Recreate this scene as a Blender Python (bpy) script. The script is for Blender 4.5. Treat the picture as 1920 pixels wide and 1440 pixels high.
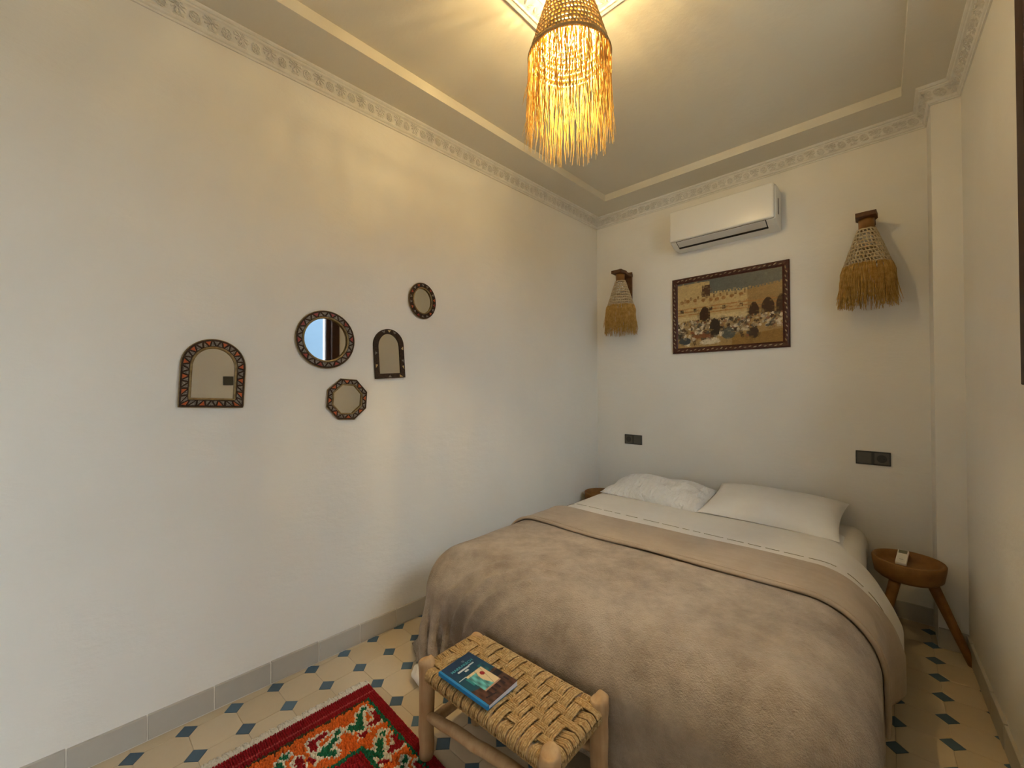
import bpy, bmesh, math, random
import numpy as np
from mathutils import Vector, Matrix

for o in list(bpy.data.objects):
    bpy.data.objects.remove(o, do_unlink=True)
SC = bpy.context.scene
COL = SC.collection
RND = random.Random(7)
NPR = np.random.RandomState(11)
PI = math.pi

# ------------------------------------------------------------------ camera
T = 0.16                                    # floor tile pitch, metres
CAM = (2.0501, -0.1940, 1.3479)
YAW, PITCH, ROLL, FPX = -0.7319090, 0.0116104, -0.0031322, 768.58
fw = Vector((math.sin(YAW) * math.cos(PITCH), math.cos(YAW) * math.cos(PITCH), math.sin(PITCH)))
rt = fw.cross(Vector((0, 0, 1))).normalized()
up = rt.cross(fw)
r2 = rt * math.cos(ROLL) + up * math.sin(ROLL)
u2 = -rt * math.sin(ROLL) + up * math.cos(ROLL)
cam_d = bpy.data.cameras.new('camera')
cam = bpy.data.objects.new('camera', cam_d)
COL.objects.link(cam)
cam_d.sensor_fit = 'HORIZONTAL'
cam_d.sensor_width = 36.0
cam_d.lens = FPX / 1920.0 * 36.0
cam_d.clip_start = 0.02
M = Matrix.Identity(4)
for i in range(3):
    M[i][0], M[i][1], M[i][2], M[i][3] = r2[i], u2[i], -fw[i], CAM[i]
cam.matrix_world = M
SC.camera = cam

# ------------------------------------------------------------------ world, exposure
W = bpy.data.worlds.new('sky')
SC.world = W
W.use_nodes = True
bg = W.node_tree.nodes['Background']
bg.inputs['Color'].default_value = (0.80, 0.91, 1.0, 1)
bg.inputs['Strength'].default_value = 12.0
SC.view_settings.view_transform = 'Standard'
SC.view_settings.look = 'None'
SC.view_settings.gamma = 1.0
SC.view_settings.use_curve_mapping = False
SC.view_settings.exposure = 0.37
BULB_STRENGTH = 3800.0
BULB_COLOR = (1.0, 0.74, 0.33, 1)

# ------------------------------------------------------------------ room planes
def xl(y): return -0.06556 + 0.046877 * y          # left wall
def yb(x): return 3.19433 - 0.030207 * x           # back wall
def xr(y): return 2.438 - 0.023 * y                # right wall
YF = -2.05                                         # front wall, behind the camera
HC = 2.836                                         # underside of the cornice
HB = 2.926                                         # outer ceiling band
HT = 2.980                                         # raised ceiling field
_n = math.hypot(1, 0.046877)
LU, LN = Vector((0.046877 / _n, 1 / _n, 0)), Vector((1 / _n, -0.046877 / _n, 0))
_n = math.hypot(1, 0.030207)
BU, BN = Vector((1 / _n, -0.030207 / _n, 0)), Vector((-0.030207 / _n, -1 / _n, 0))
_n = math.hypot(1, 0.023)
RU, RN = Vector((0.023 / _n, -1 / _n, 0)), Vector((-1 / _n, -0.023 / _n, 0))
UP = Vector((0, 0, 1))

def frame(o, u, n):
    m = Matrix.Identity(4)
    for i in range(3):
        m[i][0], m[i][1], m[i][2], m[i][3] = u[i], UP[i], n[i], o[i]
    return m
def on_left(y, z, off=0.0): return frame(Vector((xl(y), y, z)) + LN * off, LU, LN)
def on_back(x, z, off=0.0): return frame(Vector((x, yb(x), z)) + BN * off, BU, BN)
def on_right(y, z, off=0.0): return frame(Vector((xr(y), y, z)) + RN * off, RU, RN)

# ------------------------------------------------------------------ helpers
def setp(o, label=None, cat=None, group=None, kind=None):
    if label: o['label'] = label
    if cat: o['category'] = cat
    if group: o['group'] = group
    if kind: o['kind'] = kind
    return o

def mobj(name, verts, faces, mat, parent=None, smooth=False, mats=None, fmi=None, matrix=None):
    me = bpy.data.meshes.new(name)
    me.from_pydata([tuple(map(float, v)) for v in verts], [], [tuple(int(i) for i in f) for f in faces])
    me.update()
    for m in (mats if mats else [mat]):
        me.materials.append(m)
    if fmi is not None:
        me.polygons.foreach_set('material_index', np.asarray(fmi, dtype=np.int32))
    if smooth:
        me.polygons.foreach_set('use_smooth', np.ones(len(me.polygons), dtype=bool))
    o = bpy.data.objects.new(name, me)
    COL.objects.link(o)
    if parent is not None: o.parent = parent
    if matrix is not None:
        if parent is not None: o.matrix_local = matrix
        else: o.matrix_world = matrix
    return o

def bobj(name, bm, mat, parent=None, smooth=False, matrix=None):
    me = bpy.data.meshes.new(name)
    bm.normal_update()
    bm.to_mesh(me); bm.free()
    me.materials.append(mat)
    if smooth:
        me.polygons.foreach_set('use_smooth', np.ones(len(me.polygons), dtype=bool))
    o = bpy.data.objects.new(name, me)
    COL.objects.link(o)
    if parent is not None: o.parent = parent
    if matrix is not None:
        if parent is not None: o.matrix_local = matrix
        else: o.matrix_world = matrix
    return o

def share(name, me, parent, matrix):
    o = bpy.data.objects.new(name, me)
    COL.objects.link(o)
    o.parent = parent
    o.matrix_local = matrix
    return o

def empty(name, matrix=None):
    o = bpy.data.objects.new(name, None)
    o.empty_display_size = 0.05
    COL.objects.link(o)
    if matrix is not None: o.matrix_world = matrix
    return o

def box(bm, x0, x1, y0, y1, z0, z1, bev=0.0, seg=2):
    r = bmesh.ops.create_cube(bm, size=1.0)
    vs = r['verts']
    bmesh.ops.scale(bm, vec=(x1 - x0, y1 - y0, z1 - z0), verts=vs)
    bmesh.ops.translate(bm, vec=((x0 + x1) / 2, (y0 + y1) / 2, (z0 + z1) / 2), verts=vs)
    if bev > 0:
        es = list({e for v in vs for e in v.link_edges})
        bmesh.ops.bevel(bm, geom=es, offset=bev, segments=seg, affect='EDGES', profile=0.5)
    return bm

def boxobj(name, dims, mat, parent=None, bev=0.0, matrix=None, seg=2, smooth=False):
    bm = bmesh.new()
    box(bm, *dims, bev=bev, seg=seg)
    return bobj(name, bm, mat, parent, smooth, matrix)

def prism_xy(poly, z0, z1):
    n = len(poly)
    v = [(x, y, z0) for x, y in poly] + [(x, y, z1) for x, y in poly]
    f = [tuple(range(n - 1, -1, -1)), tuple(range(n, 2 * n))]
    f += [(i, (i + 1) % n, n + (i + 1) % n, n + i) for i in range(n)]
    return v, f

class Geo:
    def __init__(s): s.v, s.f, s.m = [], [], []
    def add(s, v, f, mi=0):
        b = len(s.v)
        s.v += [tuple(a) for a in v]
        s.f += [tuple(b + i for i in q) for q in f]
        s.m += [mi] * len(f)
    def tube(s, pts, rad, sides=6, caps=True, closed=False, mi=0):
        P = np.asarray(pts, float); n = len(P)
        if closed: tg = np.roll(P, -1, 0) - np.roll(P, 1, 0)
        else: tg = np.gradient(P, axis=0)
        tg /= np.linalg.norm(tg, axis=1)[:, None] + 1e-12
        ref = np.array([0, 0, 1.0]) if abs(tg[:, 2]).mean() < 0.8 else np.array([1.0, 0, 0])
        a = np.cross(tg, ref); a /= np.linalg.norm(a, axis=1)[:, None] + 1e-12
        b = np.cross(tg, a)
        R = np.broadcast_to(np.asarray(rad, float), (n,))
        th = np.arange(sides) * 2 * PI / sides
        ring = P[:, None, :] + R[:, None, None] * (a[:, None, :] * np.cos(th)[None, :, None] + b[:, None, :] * np.sin(th)[None, :, None])
        v = ring.reshape(-1, 3)
        f = []
        m = n if closed else n - 1
        for i in range(m):
            j = (i + 1) % n
            for k in range(sides):
                l = (k + 1) % sides
                f.append((i * sides + k, i * sides + l, j * sides + l, j * sides + k))
        if caps and not closed:
            f.append(tuple(range(sides - 1, -1, -1)))
            f.append(tuple((n - 1) * sides + k for k in range(sides)))
        s.add(v, f, mi)
    def lathe(s, prof, seg=32, mi=0, cx=0, cy=0):
        n = len(prof)
        v, f = [], []
        for k in range(seg):
            a = 2 * PI * k / seg
            for r, z in prof: v.append((cx + r * math.cos(a), cy + r * math.sin(a), z))
        for k in range(seg):
            l = (k + 1) % seg
            for i in range(n - 1):
                f.append((k * n + i, l * n + i, l * n + i + 1, k * n + i + 1))
        s.add(v, f, mi)
    def obj(s, name, mat, parent=None, smooth=True, matrix=None, mats=None):
        return mobj(name, s.v, s.f, mat, parent, smooth, mats, s.m if mats else None, matrix)

# ------------------------------------------------------------------ materials
def mat(name, color, rough=0.6, metal=0.0, spec=0.5):
    m = bpy.data.materials.new(name)
    m.use_nodes = True
    b = m.node_tree.nodes['Principled BSDF']
    b.inputs['Base Color'].default_value = (*color, 1)
    b.inputs['Roughness'].default_value = rough
    b.inputs['Metallic'].default_value = metal
    b.inputs['Specular IOR Level'].default_value = spec
    return m, m.node_tree, b

def noise(nt, scale, detail=3.0, rough=0.5, stretch=None, coord='Object'):
    tc = nt.nodes.new('ShaderNodeTexCoord')
    n = nt.nodes.new('ShaderNodeTexNoise')
    n.inputs['Scale'].default_value = scale
    n.inputs['Detail'].default_value = detail
    n.inputs['Roughness'].default_value = rough
    src = tc.outputs[coord]
    if stretch:
        mp = nt.nodes.new('ShaderNodeMapping')
        mp.inputs['Scale'].default_value = stretch
        nt.links.new(src, mp.inputs['Vector']); src = mp.outputs['Vector']
    nt.links.new(src, n.inputs['Vector'])
    return n

def ramp(nt, src, stops):
    r = nt.nodes.new('ShaderNodeValToRGB')
    el = r.color_ramp.elements
    while len(el) < len(stops): el.new(0.5)
    for e, (p, c) in zip(el, stops):
        e.position = p; e.color = (*c, 1)
    nt.links.new(src, r.inputs['Fac'])
    return r

def bump(nt, b, src, strength=0.3, dist=0.01, chain=None):
    n = nt.nodes.new('ShaderNodeBump')
    n.inputs['Strength'].default_value = strength
    n.inputs['Distance'].default_value = dist
    nt.links.new(src, n.inputs['Height'])
    if chain is not None: nt.links.new(chain.outputs['Normal'], n.inputs['Normal'])
    nt.links.new(n.outputs['Normal'], b.inputs['Normal'])
    return n

def noisy(name, c0, c1, scale, rough=0.6, bs=0.2, bd=0.004, stretch=None, detail=4, bscale=None, spec=0.4):
    m, nt, b = mat(name, c0, rough, spec=spec)
    n = noise(nt, scale, detail, 0.55, stretch)
    r = ramp(nt, n.outputs['Fac'], [(0.3, c0), (0.7, c1)])
    nt.links.new(r.outputs['Color'], b.inputs['Base Color'])
    n2 = noise(nt, bscale, 4, 0.6, stretch) if bscale else n
    if bs > 0: bump(nt, b, n2.outputs['Fac'], bs, bd)
    return m

def vivid(name, c0, c1, rough):
    """per object tint between two colours plus a soft cloudiness"""
    m, nt, b = mat(name, c0, rough)
    oi = nt.nodes.new('ShaderNodeObjectInfo')
    n = noise(nt, 22, 4, 0.6)
    add = nt.nodes.new('ShaderNodeMath'); add.operation = 'MULTIPLY_ADD'
    add.inputs[1].default_value = 0.55
    nt.links.new(oi.outputs['Random'], add.inputs[0])
    mul = nt.nodes.new('ShaderNodeMath'); mul.operation = 'MULTIPLY'; mul.inputs[1].default_value = 0.5
    nt.links.new(n.outputs['Fac'], mul.inputs[0])
    nt.links.new(mul.outputs[0], add.inputs[2])
    r = ramp(nt, add.outputs[0], [(0.1, c0), (0.9, c1)])
    nt.links.new(r.outputs['Color'], b.inputs['Base Color'])
    bump(nt, b, n.outputs['Fac'], 0.08, 0.002)
    return m

MAT = {}
def plaster(name, c0, c1):
    m, nt, b = mat(name, c0, 0.75, spec=0.3)
    n = noise(nt, 1.7, 5, 0.55)
    r = ramp(nt, n.outputs['Fac'], [(0.3, c0), (0.7, c1)])
    nt.links.new(r.outputs['Color'], b.inputs['Base Color'])
    n1 = noise(nt, 5.0, 6, 0.6, (1, 1, 2.2))
    n2 = noise(nt, 70.0, 3, 0.6)
    c = bump(nt, b, n1.outputs['Fac'], 0.22, 0.02)
    bump(nt, b, n2.outputs['Fac'], 0.10, 0.003, c)
    return m
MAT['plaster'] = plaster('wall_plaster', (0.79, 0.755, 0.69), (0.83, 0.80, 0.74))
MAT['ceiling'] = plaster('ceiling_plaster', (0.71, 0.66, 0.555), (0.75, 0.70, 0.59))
MAT['cornice'] = noisy('cornice_plaster', (0.74, 0.71, 0.65), (0.80, 0.775, 0.72), 30, 0.8, 0.15, 0.003)
MAT['grout'] = noisy('grout', (0.50, 0.43, 0.33), (0.58, 0.51, 0.40), 60, 0.9, 0.2, 0.002)
MAT['grout_pale'] = noisy('pale_grout', (0.66, 0.62, 0.55), (0.74, 0.70, 0.63), 60, 0.9, 0.2, 0.002)
MAT['tile_cream'] = vivid('cream_cement', (0.54, 0.43, 0.285), (0.62, 0.51, 0.36), 0.42)
MAT['tile_blue'] = vivid('blue_cement', (0.045, 0.085, 0.135), (0.075, 0.145, 0.215), 0.38)
MAT['tile_grey'] = vivid('grey_cement', (0.43, 0.395, 0.34), (0.51, 0.47, 0.41), 0.5)
def wood(name, c0, c1, stretch=(1, 1, 0.12), scale=28, rough=0.55):
    m, nt, b = mat(name, c0, rough, spec=0.35)
    n = noise(nt, scale, 5, 0.6, stretch)
    n2 = noise(nt, 9, 2, 0.5)
    mx = nt.nodes.new('ShaderNodeMath'); mx.operation = 'ADD'
    h = nt.nodes.new('ShaderNodeMath'); h.operation = 'MULTIPLY'; h.inputs[1].default_value = 0.4
    nt.links.new(n2.outputs['Fac'], h.inputs[0])
    h2 = nt.nodes.new('ShaderNodeMath'); h2.operation = 'MULTIPLY'; h2.inputs[1].default_value = 0.6
    nt.links.new(n.outputs['Fac'], h2.inputs[0])
    nt.links.new(h.outputs[0], mx.inputs[0]); nt.links.new(h2.outputs[0], mx.inputs[1])
    r = ramp(nt, mx.outputs[0], [(0.35, c0), (0.65, c1)])
    nt.links.new(r.outputs['Color'], b.inputs['Base Color'])
    bump(nt, b, n.outputs['Fac'], 0.15, 0.002)
    return m
MAT['wood_pale'] = wood('peeled_branch_wood', (0.37, 0.215, 0.10), (0.57, 0.39, 0.215))
MAT['wood_warm'] = wood('warm_brown_wood', (0.17, 0.075, 0.018), (0.30, 0.145, 0.042), (1, 1, 1), 14)
MAT['wood_dark'] = wood('dark_bracket_wood', (0.055, 0.02, 0.008), (0.15, 0.065, 0.022))
MAT['window_wood'] = wood('dark_window_wood', (0.028, 0.010, 0.006), (0.06, 0.022, 0.012))
def straw(name, c0, c1, transl=0.0, scale=40):
    m, nt, b = mat(name, c0, 0.7, spec=0.25)
    n = noise(nt, scale, 3, 0.6)
    r = ramp(nt, n.outputs['Fac'], [(0.3, c0), (0.7, c1)])
    nt.links.new(r.outputs['Color'], b.inputs['Base Color'])
    if transl > 0:
        tr = nt.nodes.new('ShaderNodeBsdfTranslucent')
        nt.links.new(r.outputs['Color'], tr.inputs['Color'])
        mx = nt.nodes.new('ShaderNodeMixShader')
        mx.inputs['Fac'].default_value = transl
        out = nt.nodes['Material Output']
        nt.links.new(b.outputs['BSDF'], mx.inputs[1])
        nt.links.new(tr.outputs['BSDF'], mx.inputs[2])
        nt.links.new(mx.outputs['Shader'], out.inputs['Surface'])
    return m
MAT['raffia'] = straw('raffia_weave', (0.40, 0.275, 0.115), (0.56, 0.41, 0.20), 0.10)
MAT['raffia_sconce'] = straw('raffia_weave_pale', (0.52, 0.41, 0.25), (0.68, 0.56, 0.37), 0.15)
MAT['fringe'] = straw('raffia_fringe', (0.66, 0.45, 0.12), (0.84, 0.64, 0.25), 0.40)
MAT['fringe_sconce'] = straw('raffia_fringe_ochre', (0.48, 0.27, 0.06), (0.74, 0.49, 0.17), 0.25)
MAT['rope'] = straw('grass_rope', (0.33, 0.195, 0.075), (0.62, 0.435, 0.215), 0.0, 120)
def fabric(name, c0, c1, cs, fine, bs, bd, fold=None, sheen=0.0, rough=0.9):
    m, nt, b = mat(name, c0, rough, spec=0.15)
    n = noise(nt, cs, 9, 0.68)
    r = ramp(nt, n.outputs['Fac'], [(0.36, c0), (0.64, c1)])
    nt.links.new(r.outputs['Color'], b.inputs['Base Color'])
    c = None
    if fold:
        n3 = noise(nt, fold[0], 3, 0.5, fold[3] if len(fold) > 3 else None)
        c = bump(nt, b, n3.outputs['Fac'], fold[1], fold[2])
    n2 = noise(nt, fine, 3, 0.65)
    bump(nt, b, n2.outputs['Fac'], bs, bd, c)
    if sheen > 0:
        b.inputs['Sheen Weight'].default_value = sheen
        b.inputs['Sheen Roughness'].default_value = 0.5
    return m
MAT['fleece'] = fabric('taupe_fleece', (0.36, 0.275, 0.20), (0.58, 0.47, 0.36), 6.5, 190, 1.0, 0.010, (22, 0.5, 0.02), 0.25)
MAT['fleece_back'] = fabric('taupe_fleece_back', (0.40, 0.315, 0.23), (0.47, 0.375, 0.285), 6, 220, 0.25, 0.003, (9, 0.35, 0.02, (0.25, 2.5, 1)), 0.15)
MAT['linen'] = fabric('cream_white_cotton', (0.77, 0.73, 0.67), (0.81, 0.775, 0.72), 5, 300, 0.10, 0.001, (13, 0.3, 0.012, (0.5, 1.6, 1)))
MAT['pillow'] = fabric('white_pillowcase', (0.79, 0.765, 0.725), (0.83, 0.81, 0.775), 5, 300, 0.10, 0.001, (12, 0.25, 0.012))
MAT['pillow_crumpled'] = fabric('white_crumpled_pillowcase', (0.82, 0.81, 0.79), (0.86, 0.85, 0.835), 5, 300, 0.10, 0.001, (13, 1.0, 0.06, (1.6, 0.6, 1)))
MAT['mattress'] = fabric('mattress_sheet', (0.72, 0.68, 0.61), (0.76, 0.72, 0.65), 5, 300, 0.1, 0.001)
MAT['base_dark'] = mat('dark_bed_base', (0.06, 0.045, 0.035), 0.7)[0]
MAT['ac_white'] = mat('ac_white_plastic', (0.80, 0.78, 0.73), 0.28)[0]
MAT['ac_grey'] = mat('ac_lower_plastic', (0.62, 0.60, 0.57), 0.45)[0]
MAT['dark_slot'] = mat('dark_slot', (0.012, 0.009, 0.008), 0.8)[0]
MAT['socket_frame'] = mat('black_socket_frame', (0.02, 0.018, 0.016), 0.4)[0]
MAT['socket_face'] = mat('charcoal_socket_face', (0.075, 0.068, 0.055), 0.45)[0]
MAT['mirror'] = mat('mirror_glass', (0.72, 0.72, 0.70), 0.02, 1.0)[0]
MAT['brass'] = noisy('aged_brass', (0.17, 0.11, 0.045), (0.32, 0.23, 0.10), 60, 0.38, 0.1, 0.001)
MAT['brass'].node_tree.nodes['Principled BSDF'].inputs['Metallic'].default_value = 0.6
MAT['frame_dark'] = noisy('dark_bone_frame', (0.022, 0.012, 0.008), (0.06, 0.036, 0.022), 120, 0.65, 0.2, 0.001, spec=0.15)
MAT['inlay_orange'] = noisy('orange_resin_inlay', (0.42, 0.075, 0.02), (0.60, 0.13, 0.03), 90, 0.35, 0.1, 0.001)
MAT['inlay_red'] = noisy('red_resin_inlay', (0.22, 0.02, 0.012), (0.38, 0.045, 0.02), 90, 0.35, 0.1, 0.001)
MAT['inlay_bone'] = noisy('grey_bone_inlay', (0.035, 0.025, 0.018), (0.36, 0.31, 0.25), 210, 0.5, 0.2, 0.001)
MAT['inlay_cream'] = noisy('cream_bone_inlay', (0.50, 0.34, 0.13), (0.66, 0.48, 0.22), 90, 0.4, 0.1, 0.001)
MAT['picture_frame'] = noisy('dark_red_frame_wood', (0.035, 0.008, 0.005), (0.075, 0.018, 0.010), 50, 0.4, 0.1, 0.001)
MAT['gilt'] = noisy('worn_gilt', (0.16, 0.10, 0.05), (0.62, 0.50, 0.33), 90, 0.42, 0.2, 0.001)
def vcol(name, rough=0.6, fine=None):
    m, nt, b = mat(name, (0.5, 0.5, 0.5), rough, spec=0.3)
    a = nt.nodes.new('ShaderNodeVertexColor'); a.layer_name = 'pigment'
    nt.links.new(a.outputs['Color'], b.inputs['Base Color'])
    if fine:
        n = noise(nt, fine, 3, 0.6)
        bump(nt, b, n.outputs['Fac'], 0.3, 0.003)
    return m
MAT['print'] = vcol('printed_picture', 0.35)
MAT['cover'] = vcol('printed_cover', 0.28)
MAT['wool'] = vcol('dyed_wool', 0.95, 400)
MAT['spine'] = mat('blue_spine', (0.0, 0.20, 0.52), 0.3)[0]
MAT['paper'] = noisy('book_pages', (0.62, 0.62, 0.64), (0.80, 0.80, 0.82), 300, 0.8, 0.2, 0.001, (0.1, 0.1, 6))
MAT['title'] = mat('teal_title_ink', (0.06, 0.36, 0.44), 0.4)[0]
MAT['grey_ink'] = mat('grey_cover_ink', (0.50, 0.55, 0.58), 0.4)[0]
MAT['remote'] = mat('white_remote_plastic', (0.82, 0.79, 0.72), 0.4)[0]
MAT['lcd'] = mat('grey_green_display', (0.17, 0.16, 0.09), 0.3)[0]
MAT['cord'] = mat('cream_lamp_cord', (0.5, 0.42, 0.3), 0.7)[0]
MAT['cotton'] = fabric('cream_cotton_fringe', (0.64, 0.58, 0.48), (0.80, 0.75, 0.66), 60, 400, 0.5, 0.004)
MAT['courtyard'] = plaster('sky_screen_plaster', (0.060, 0.092, 0.130), (0.068, 0.104, 0.145))  # for the added outside wall, dark so the round mirror stays blue
mb, nt, b = mat('lit_bulb', (1, 1, 1), 0.5)
b.inputs['Emission Color'].default_value = BULB_COLOR
b.inputs['Emission Strength'].default_value = BULB_STRENGTH
MAT['bulb'] = mb
mg = bpy.data.materials.new('window_glass'); mg.use_nodes = True
nt = mg.node_tree; nt.nodes.remove(nt.nodes['Principled BSDF'])
tr = nt.nodes.new('ShaderNodeBsdfTransparent'); tr.inputs['Color'].default_value = (0.93, 0.96, 0.97, 1)
gl = nt.nodes.new('ShaderNodeBsdfGlossy'); gl.inputs['Roughness'].default_value = 0.02
mx = nt.nodes.new('ShaderNodeMixShader'); mx.inputs['Fac'].default_value = 0.06
nt.links.new(tr.outputs[0], mx.inputs[1]); nt.links.new(gl.outputs[0], mx.inputs[2])
nt.links.new(mx.outputs[0], nt.nodes['Material Output'].inputs['Surface'])
MAT['glass'] = mg

# ================================================================== ROOM SHELL
def structure(o, label=None):
    o['kind'] = 'structure'
    if label: o['label'] = label
    return o

WT = 0.30
# left wall
v, f = prism_xy([(xl(YF - .3) - WT, YF - .3), (xl(YF - .3), YF - .3), (xl(3.6), 3.6), (xl(3.6) - WT, 3.6)], -0.1, 3.3)
structure(mobj('wall_left', v, f, MAT['plaster']), 'off-white plaster wall hung with five small mirrors')
# back wall, with the pilaster in the right-hand corner as its own piece
xa, xb = xl(3.2), xr(3.1) + WT
v, f = prism_xy([(xa, yb(xa)), (xb, yb(xb)), (xb, yb(xb) + WT), (xa, yb(xa) + WT)], -0.1, 3.3)
structure(mobj('wall_back', v, f, MAT['plaster']), 'off-white plaster wall behind the bed')
PX0, PY0 = 2.262, 2.886
v, f = prism_xy([(PX0, PY0), (xr(PY0), PY0 + 0.002), (xr(3.12), yb(xr(3.12)) + .01), (PX0, yb(PX0) + .01)], -0.1, 3.0)
structure(mobj('wall_pilaster', v, f, MAT['plaster']), 'plastered boxed-in corner right of the bed')
v, f = prism_xy([(xl(YF) - .1, YF), (xl(YF) - .1, YF - WT), (xr(YF) + .1, YF - WT), (xr(YF) + .1, YF)], -0.1, 3.3)
structure(mobj('wall_front', v, f, MAT['plaster']), 'plain plaster wall behind the camera')
# right wall with the window opening
WY0, WY1, WZ0, WZ1 = 0.95, 1.818, 1.41, 2.62
g = Geo()
def rw(y0, y1, z0, z1):
    v, f = prism_xy([(xr(y0), y0), (xr(y0) + WT, y0), (xr(y1) + WT, y1), (xr(y1), y1)], z0, z1)
    g.add(v, f)
DY0, DY1, DZ = -1.85, -1.05, 2.12
rw(YF - .3, DY0, -0.1, 3.3); rw(DY0, DY1, DZ, 3.3); rw(DY1, WY0, -0.1, 3.3); rw(WY1, 3.6, -0.1, 3.3)
rw(WY0, WY1, -0.1, WZ0); rw(WY0, WY1, WZ1, 3.3)
structure(g.obj('wall_right', MAT['plaster'], smooth=False), 'plaster wall with the dark wooden window')
# floor slab and its tiles
xs0, xs1 = -0.45, 2.8
floor = structure(boxobj('floor', (xs0, xs1, YF - .3, 3.6, -0.10, -0.0025), MAT['grout']), 'cream octagon cement tiles with small blue squares')
c = 0.225 * T; h = 0.5 * T - 0.0008; k = c - 0.0006
octo = [(-h + k, -h), (h - k, -h), (h, -h + k), (h, h - k), (h - k, h), (-h + k, h), (-h, h - k), (-h, -h + k)]
def tile_mesh(name, poly, m, ch=0.0012):
    n = len(poly)
    v = [(x, y, -0.012) for x, y in poly] + [(x, y, -0.0008) for x, y in poly]
    v += [(x * (1 - ch / h), y * (1 - ch / h), 0.0) for x, y in poly]
    f = [tuple(range(2 * n, 3 * n))]
    for a in (0, n):
        f += [(a + i, a + (i + 1) % n, a + n + (i + 1) % n, a + n + i) for i in range(n)]
    me = bpy.data.meshes.new(name)
    me.from_pydata(v, [], f); me.update(); me.materials.append(m)
    return me, v, f
om, ov, of = tile_mesh('octagon_tile', octo, MAT['tile_cream'])
kd = c - 0.0009
dm, dv, df = tile_mesh('square_inset', [(0, -kd), (kd, 0), (0, kd), (-kd, 0)], MAT['tile_blue'], 0.0008)
far_o, far_d = Geo(), Geo()
for i in range(-1, 16):
    for j in range(-14, 21):
        x, y = (i + .5) * T, (j + .5) * T
        if y < YF - .05 or x < xl(y) - .12 or x > xr(y) + .1 or y > yb(x) + .1: continue
        if 3 <= i <= 11 and 8 <= j <= 18: continue          # wholly under the bed
        if j < -3: far_o.add([(a + x, b_ + y, cc) for a, b_, cc in ov], of)
        else: share('octagon_tile', om, floor, Matrix.Translation((x, y, RND.uniform(-.0004, .0003))))
for i in range(-1, 17):
    for j in range(-14, 21):
        x, y = i * T, j * T
        if y < YF - .05 or x < xl(y) - .04 or x > xr(y) + .04 or y > yb(x) + .05: continue
        if 4 <= i <= 11 and 8 <= j <= 18: continue
        if j < -3: far_d.add([(a + x, b_ + y, cc) for a, b_, cc in dv], df)
        else: share('square_inset', dm, floor, Matrix.Translation((x, y, RND.uniform(-.0004, .0003))))
far_o.obj('octagon_tiles_behind', MAT['tile_cream'], floor, False)['kind'] = 'stuff'
far_d.obj('square_insets_behind', MAT['tile_blue'], floor, False)['kind'] = 'stuff'

# baseboards: a pale grout bed with separate tiles
def baseboard(name, p0, p1, n, start, length, th=0.011, hgt=0.10, label=None):
    """p0->p1 along the wall foot, n = into the room"""
    p0, p1 = Vector(p0), Vector(p1)
    L = (p1 - p0).length
    u = (p1 - p0).normalized()
    m = Matrix.Identity(4)
    for i in range(3): m[i][0], m[i][1], m[i][2], m[i][3] = u[i], n[i], UP[i], p0[i]
    bd = boxobj(name, (0, L, -0.01, th - 0.003, 0.0, hgt - 0.004), MAT['grout_pale'], matrix=m)
    structure(bd, label)
    s = start - length
    me = None
    while s < L:
        a, b_ = max(s, 0) + .0022, min(s + length, L) - .0022
        if b_ - a > .01:
            dz = RND.uniform(-.003, .003)
            bm = bmesh.new(); box(bm, a, b_, -0.008, th + RND.uniform(-.001, .001), 0.004, hgt + dz, bev=0.0015, seg=1)
            bobj('baseboard_tile', bm, MAT['tile_grey'], bd)
        s += length
    return bd
y0 = YF
baseboard('baseboard_left', (xl(y0), y0, 0), (xl(3.19), 3.19, 0), LN, (0.052 - y0) % 0.2115, 0.2115, label='grey cement tiles along the foot of the mirror wall')
baseboard('baseboard_back', (xl(3.19), yb(xl(3.19)), 0), (PX0, yb(PX0), 0), BN, 0.1, 0.2115, label='grey cement tiles along the foot of the wall behind the bed')
baseboard('baseboard_pilaster', (PX0 - 0.0, PY0, 0), (xr(PY0), PY0, 0), Vector((0, -1, 0)), 0.12, 0.2115, label='grey cement tile at the foot of the corner boxing')
baseboard('baseboard_right', (xr(PY0), PY0 - .011, 0), (xr(YF), YF, 0), RN, 0.08, 0.2115, label='grey cement tiles along the foot of the window wall')

# ceiling: outer band, step and raised field
def tl(y): return 0.228 + 0.0385 * y
def tb(x): return 2.900 - 0.0195 * x
TR, TF = 2.151, -1.76
outer = [(xl(YF - .2) - .1, YF - .2), (xr(YF - .2) + .1, YF - .2), (xr(3.4) + .1, 3.4), (xl(3.4) - .1, 3.4)]
yc = 2.893
inner = [(tl(TF), TF), (TR, TF), (TR, tb(TR)), (tl(yc), tb(tl(yc)))]
v = [(x, y, HB) for x, y in outer] + [(x, y, HB) for x, y in inner] + [(x, y, HT) for x, y in inner]
v += [(x, y, 3.2) for x, y in outer]
f = []
for i in range(4):
    j = (i + 1) % 4
    f.append((i, 4 + i, 4 + j, j))
    f.append((4 + i, 8 + i, 8 + j, 4 + j))
    f.append((i, j, 12 + j, 12 + i))
f += [(8, 11, 10, 9)[::-1], (12, 13, 14, 15)]
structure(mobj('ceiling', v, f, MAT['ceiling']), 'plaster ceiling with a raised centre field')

# cornice: bead, carved frieze, bead swept along the walls with mitred corners
path = [Vector((xl(YF), YF, 0)), Vector((xl(3.2), yb(xl(3.2)), 0)), Vector((PX0, yb(PX0), 0)), Vector((PX0, PY0, 0)), Vector((xr(PY0), PY0, 0)), Vector((xr(YF), YF, 0))]
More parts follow.
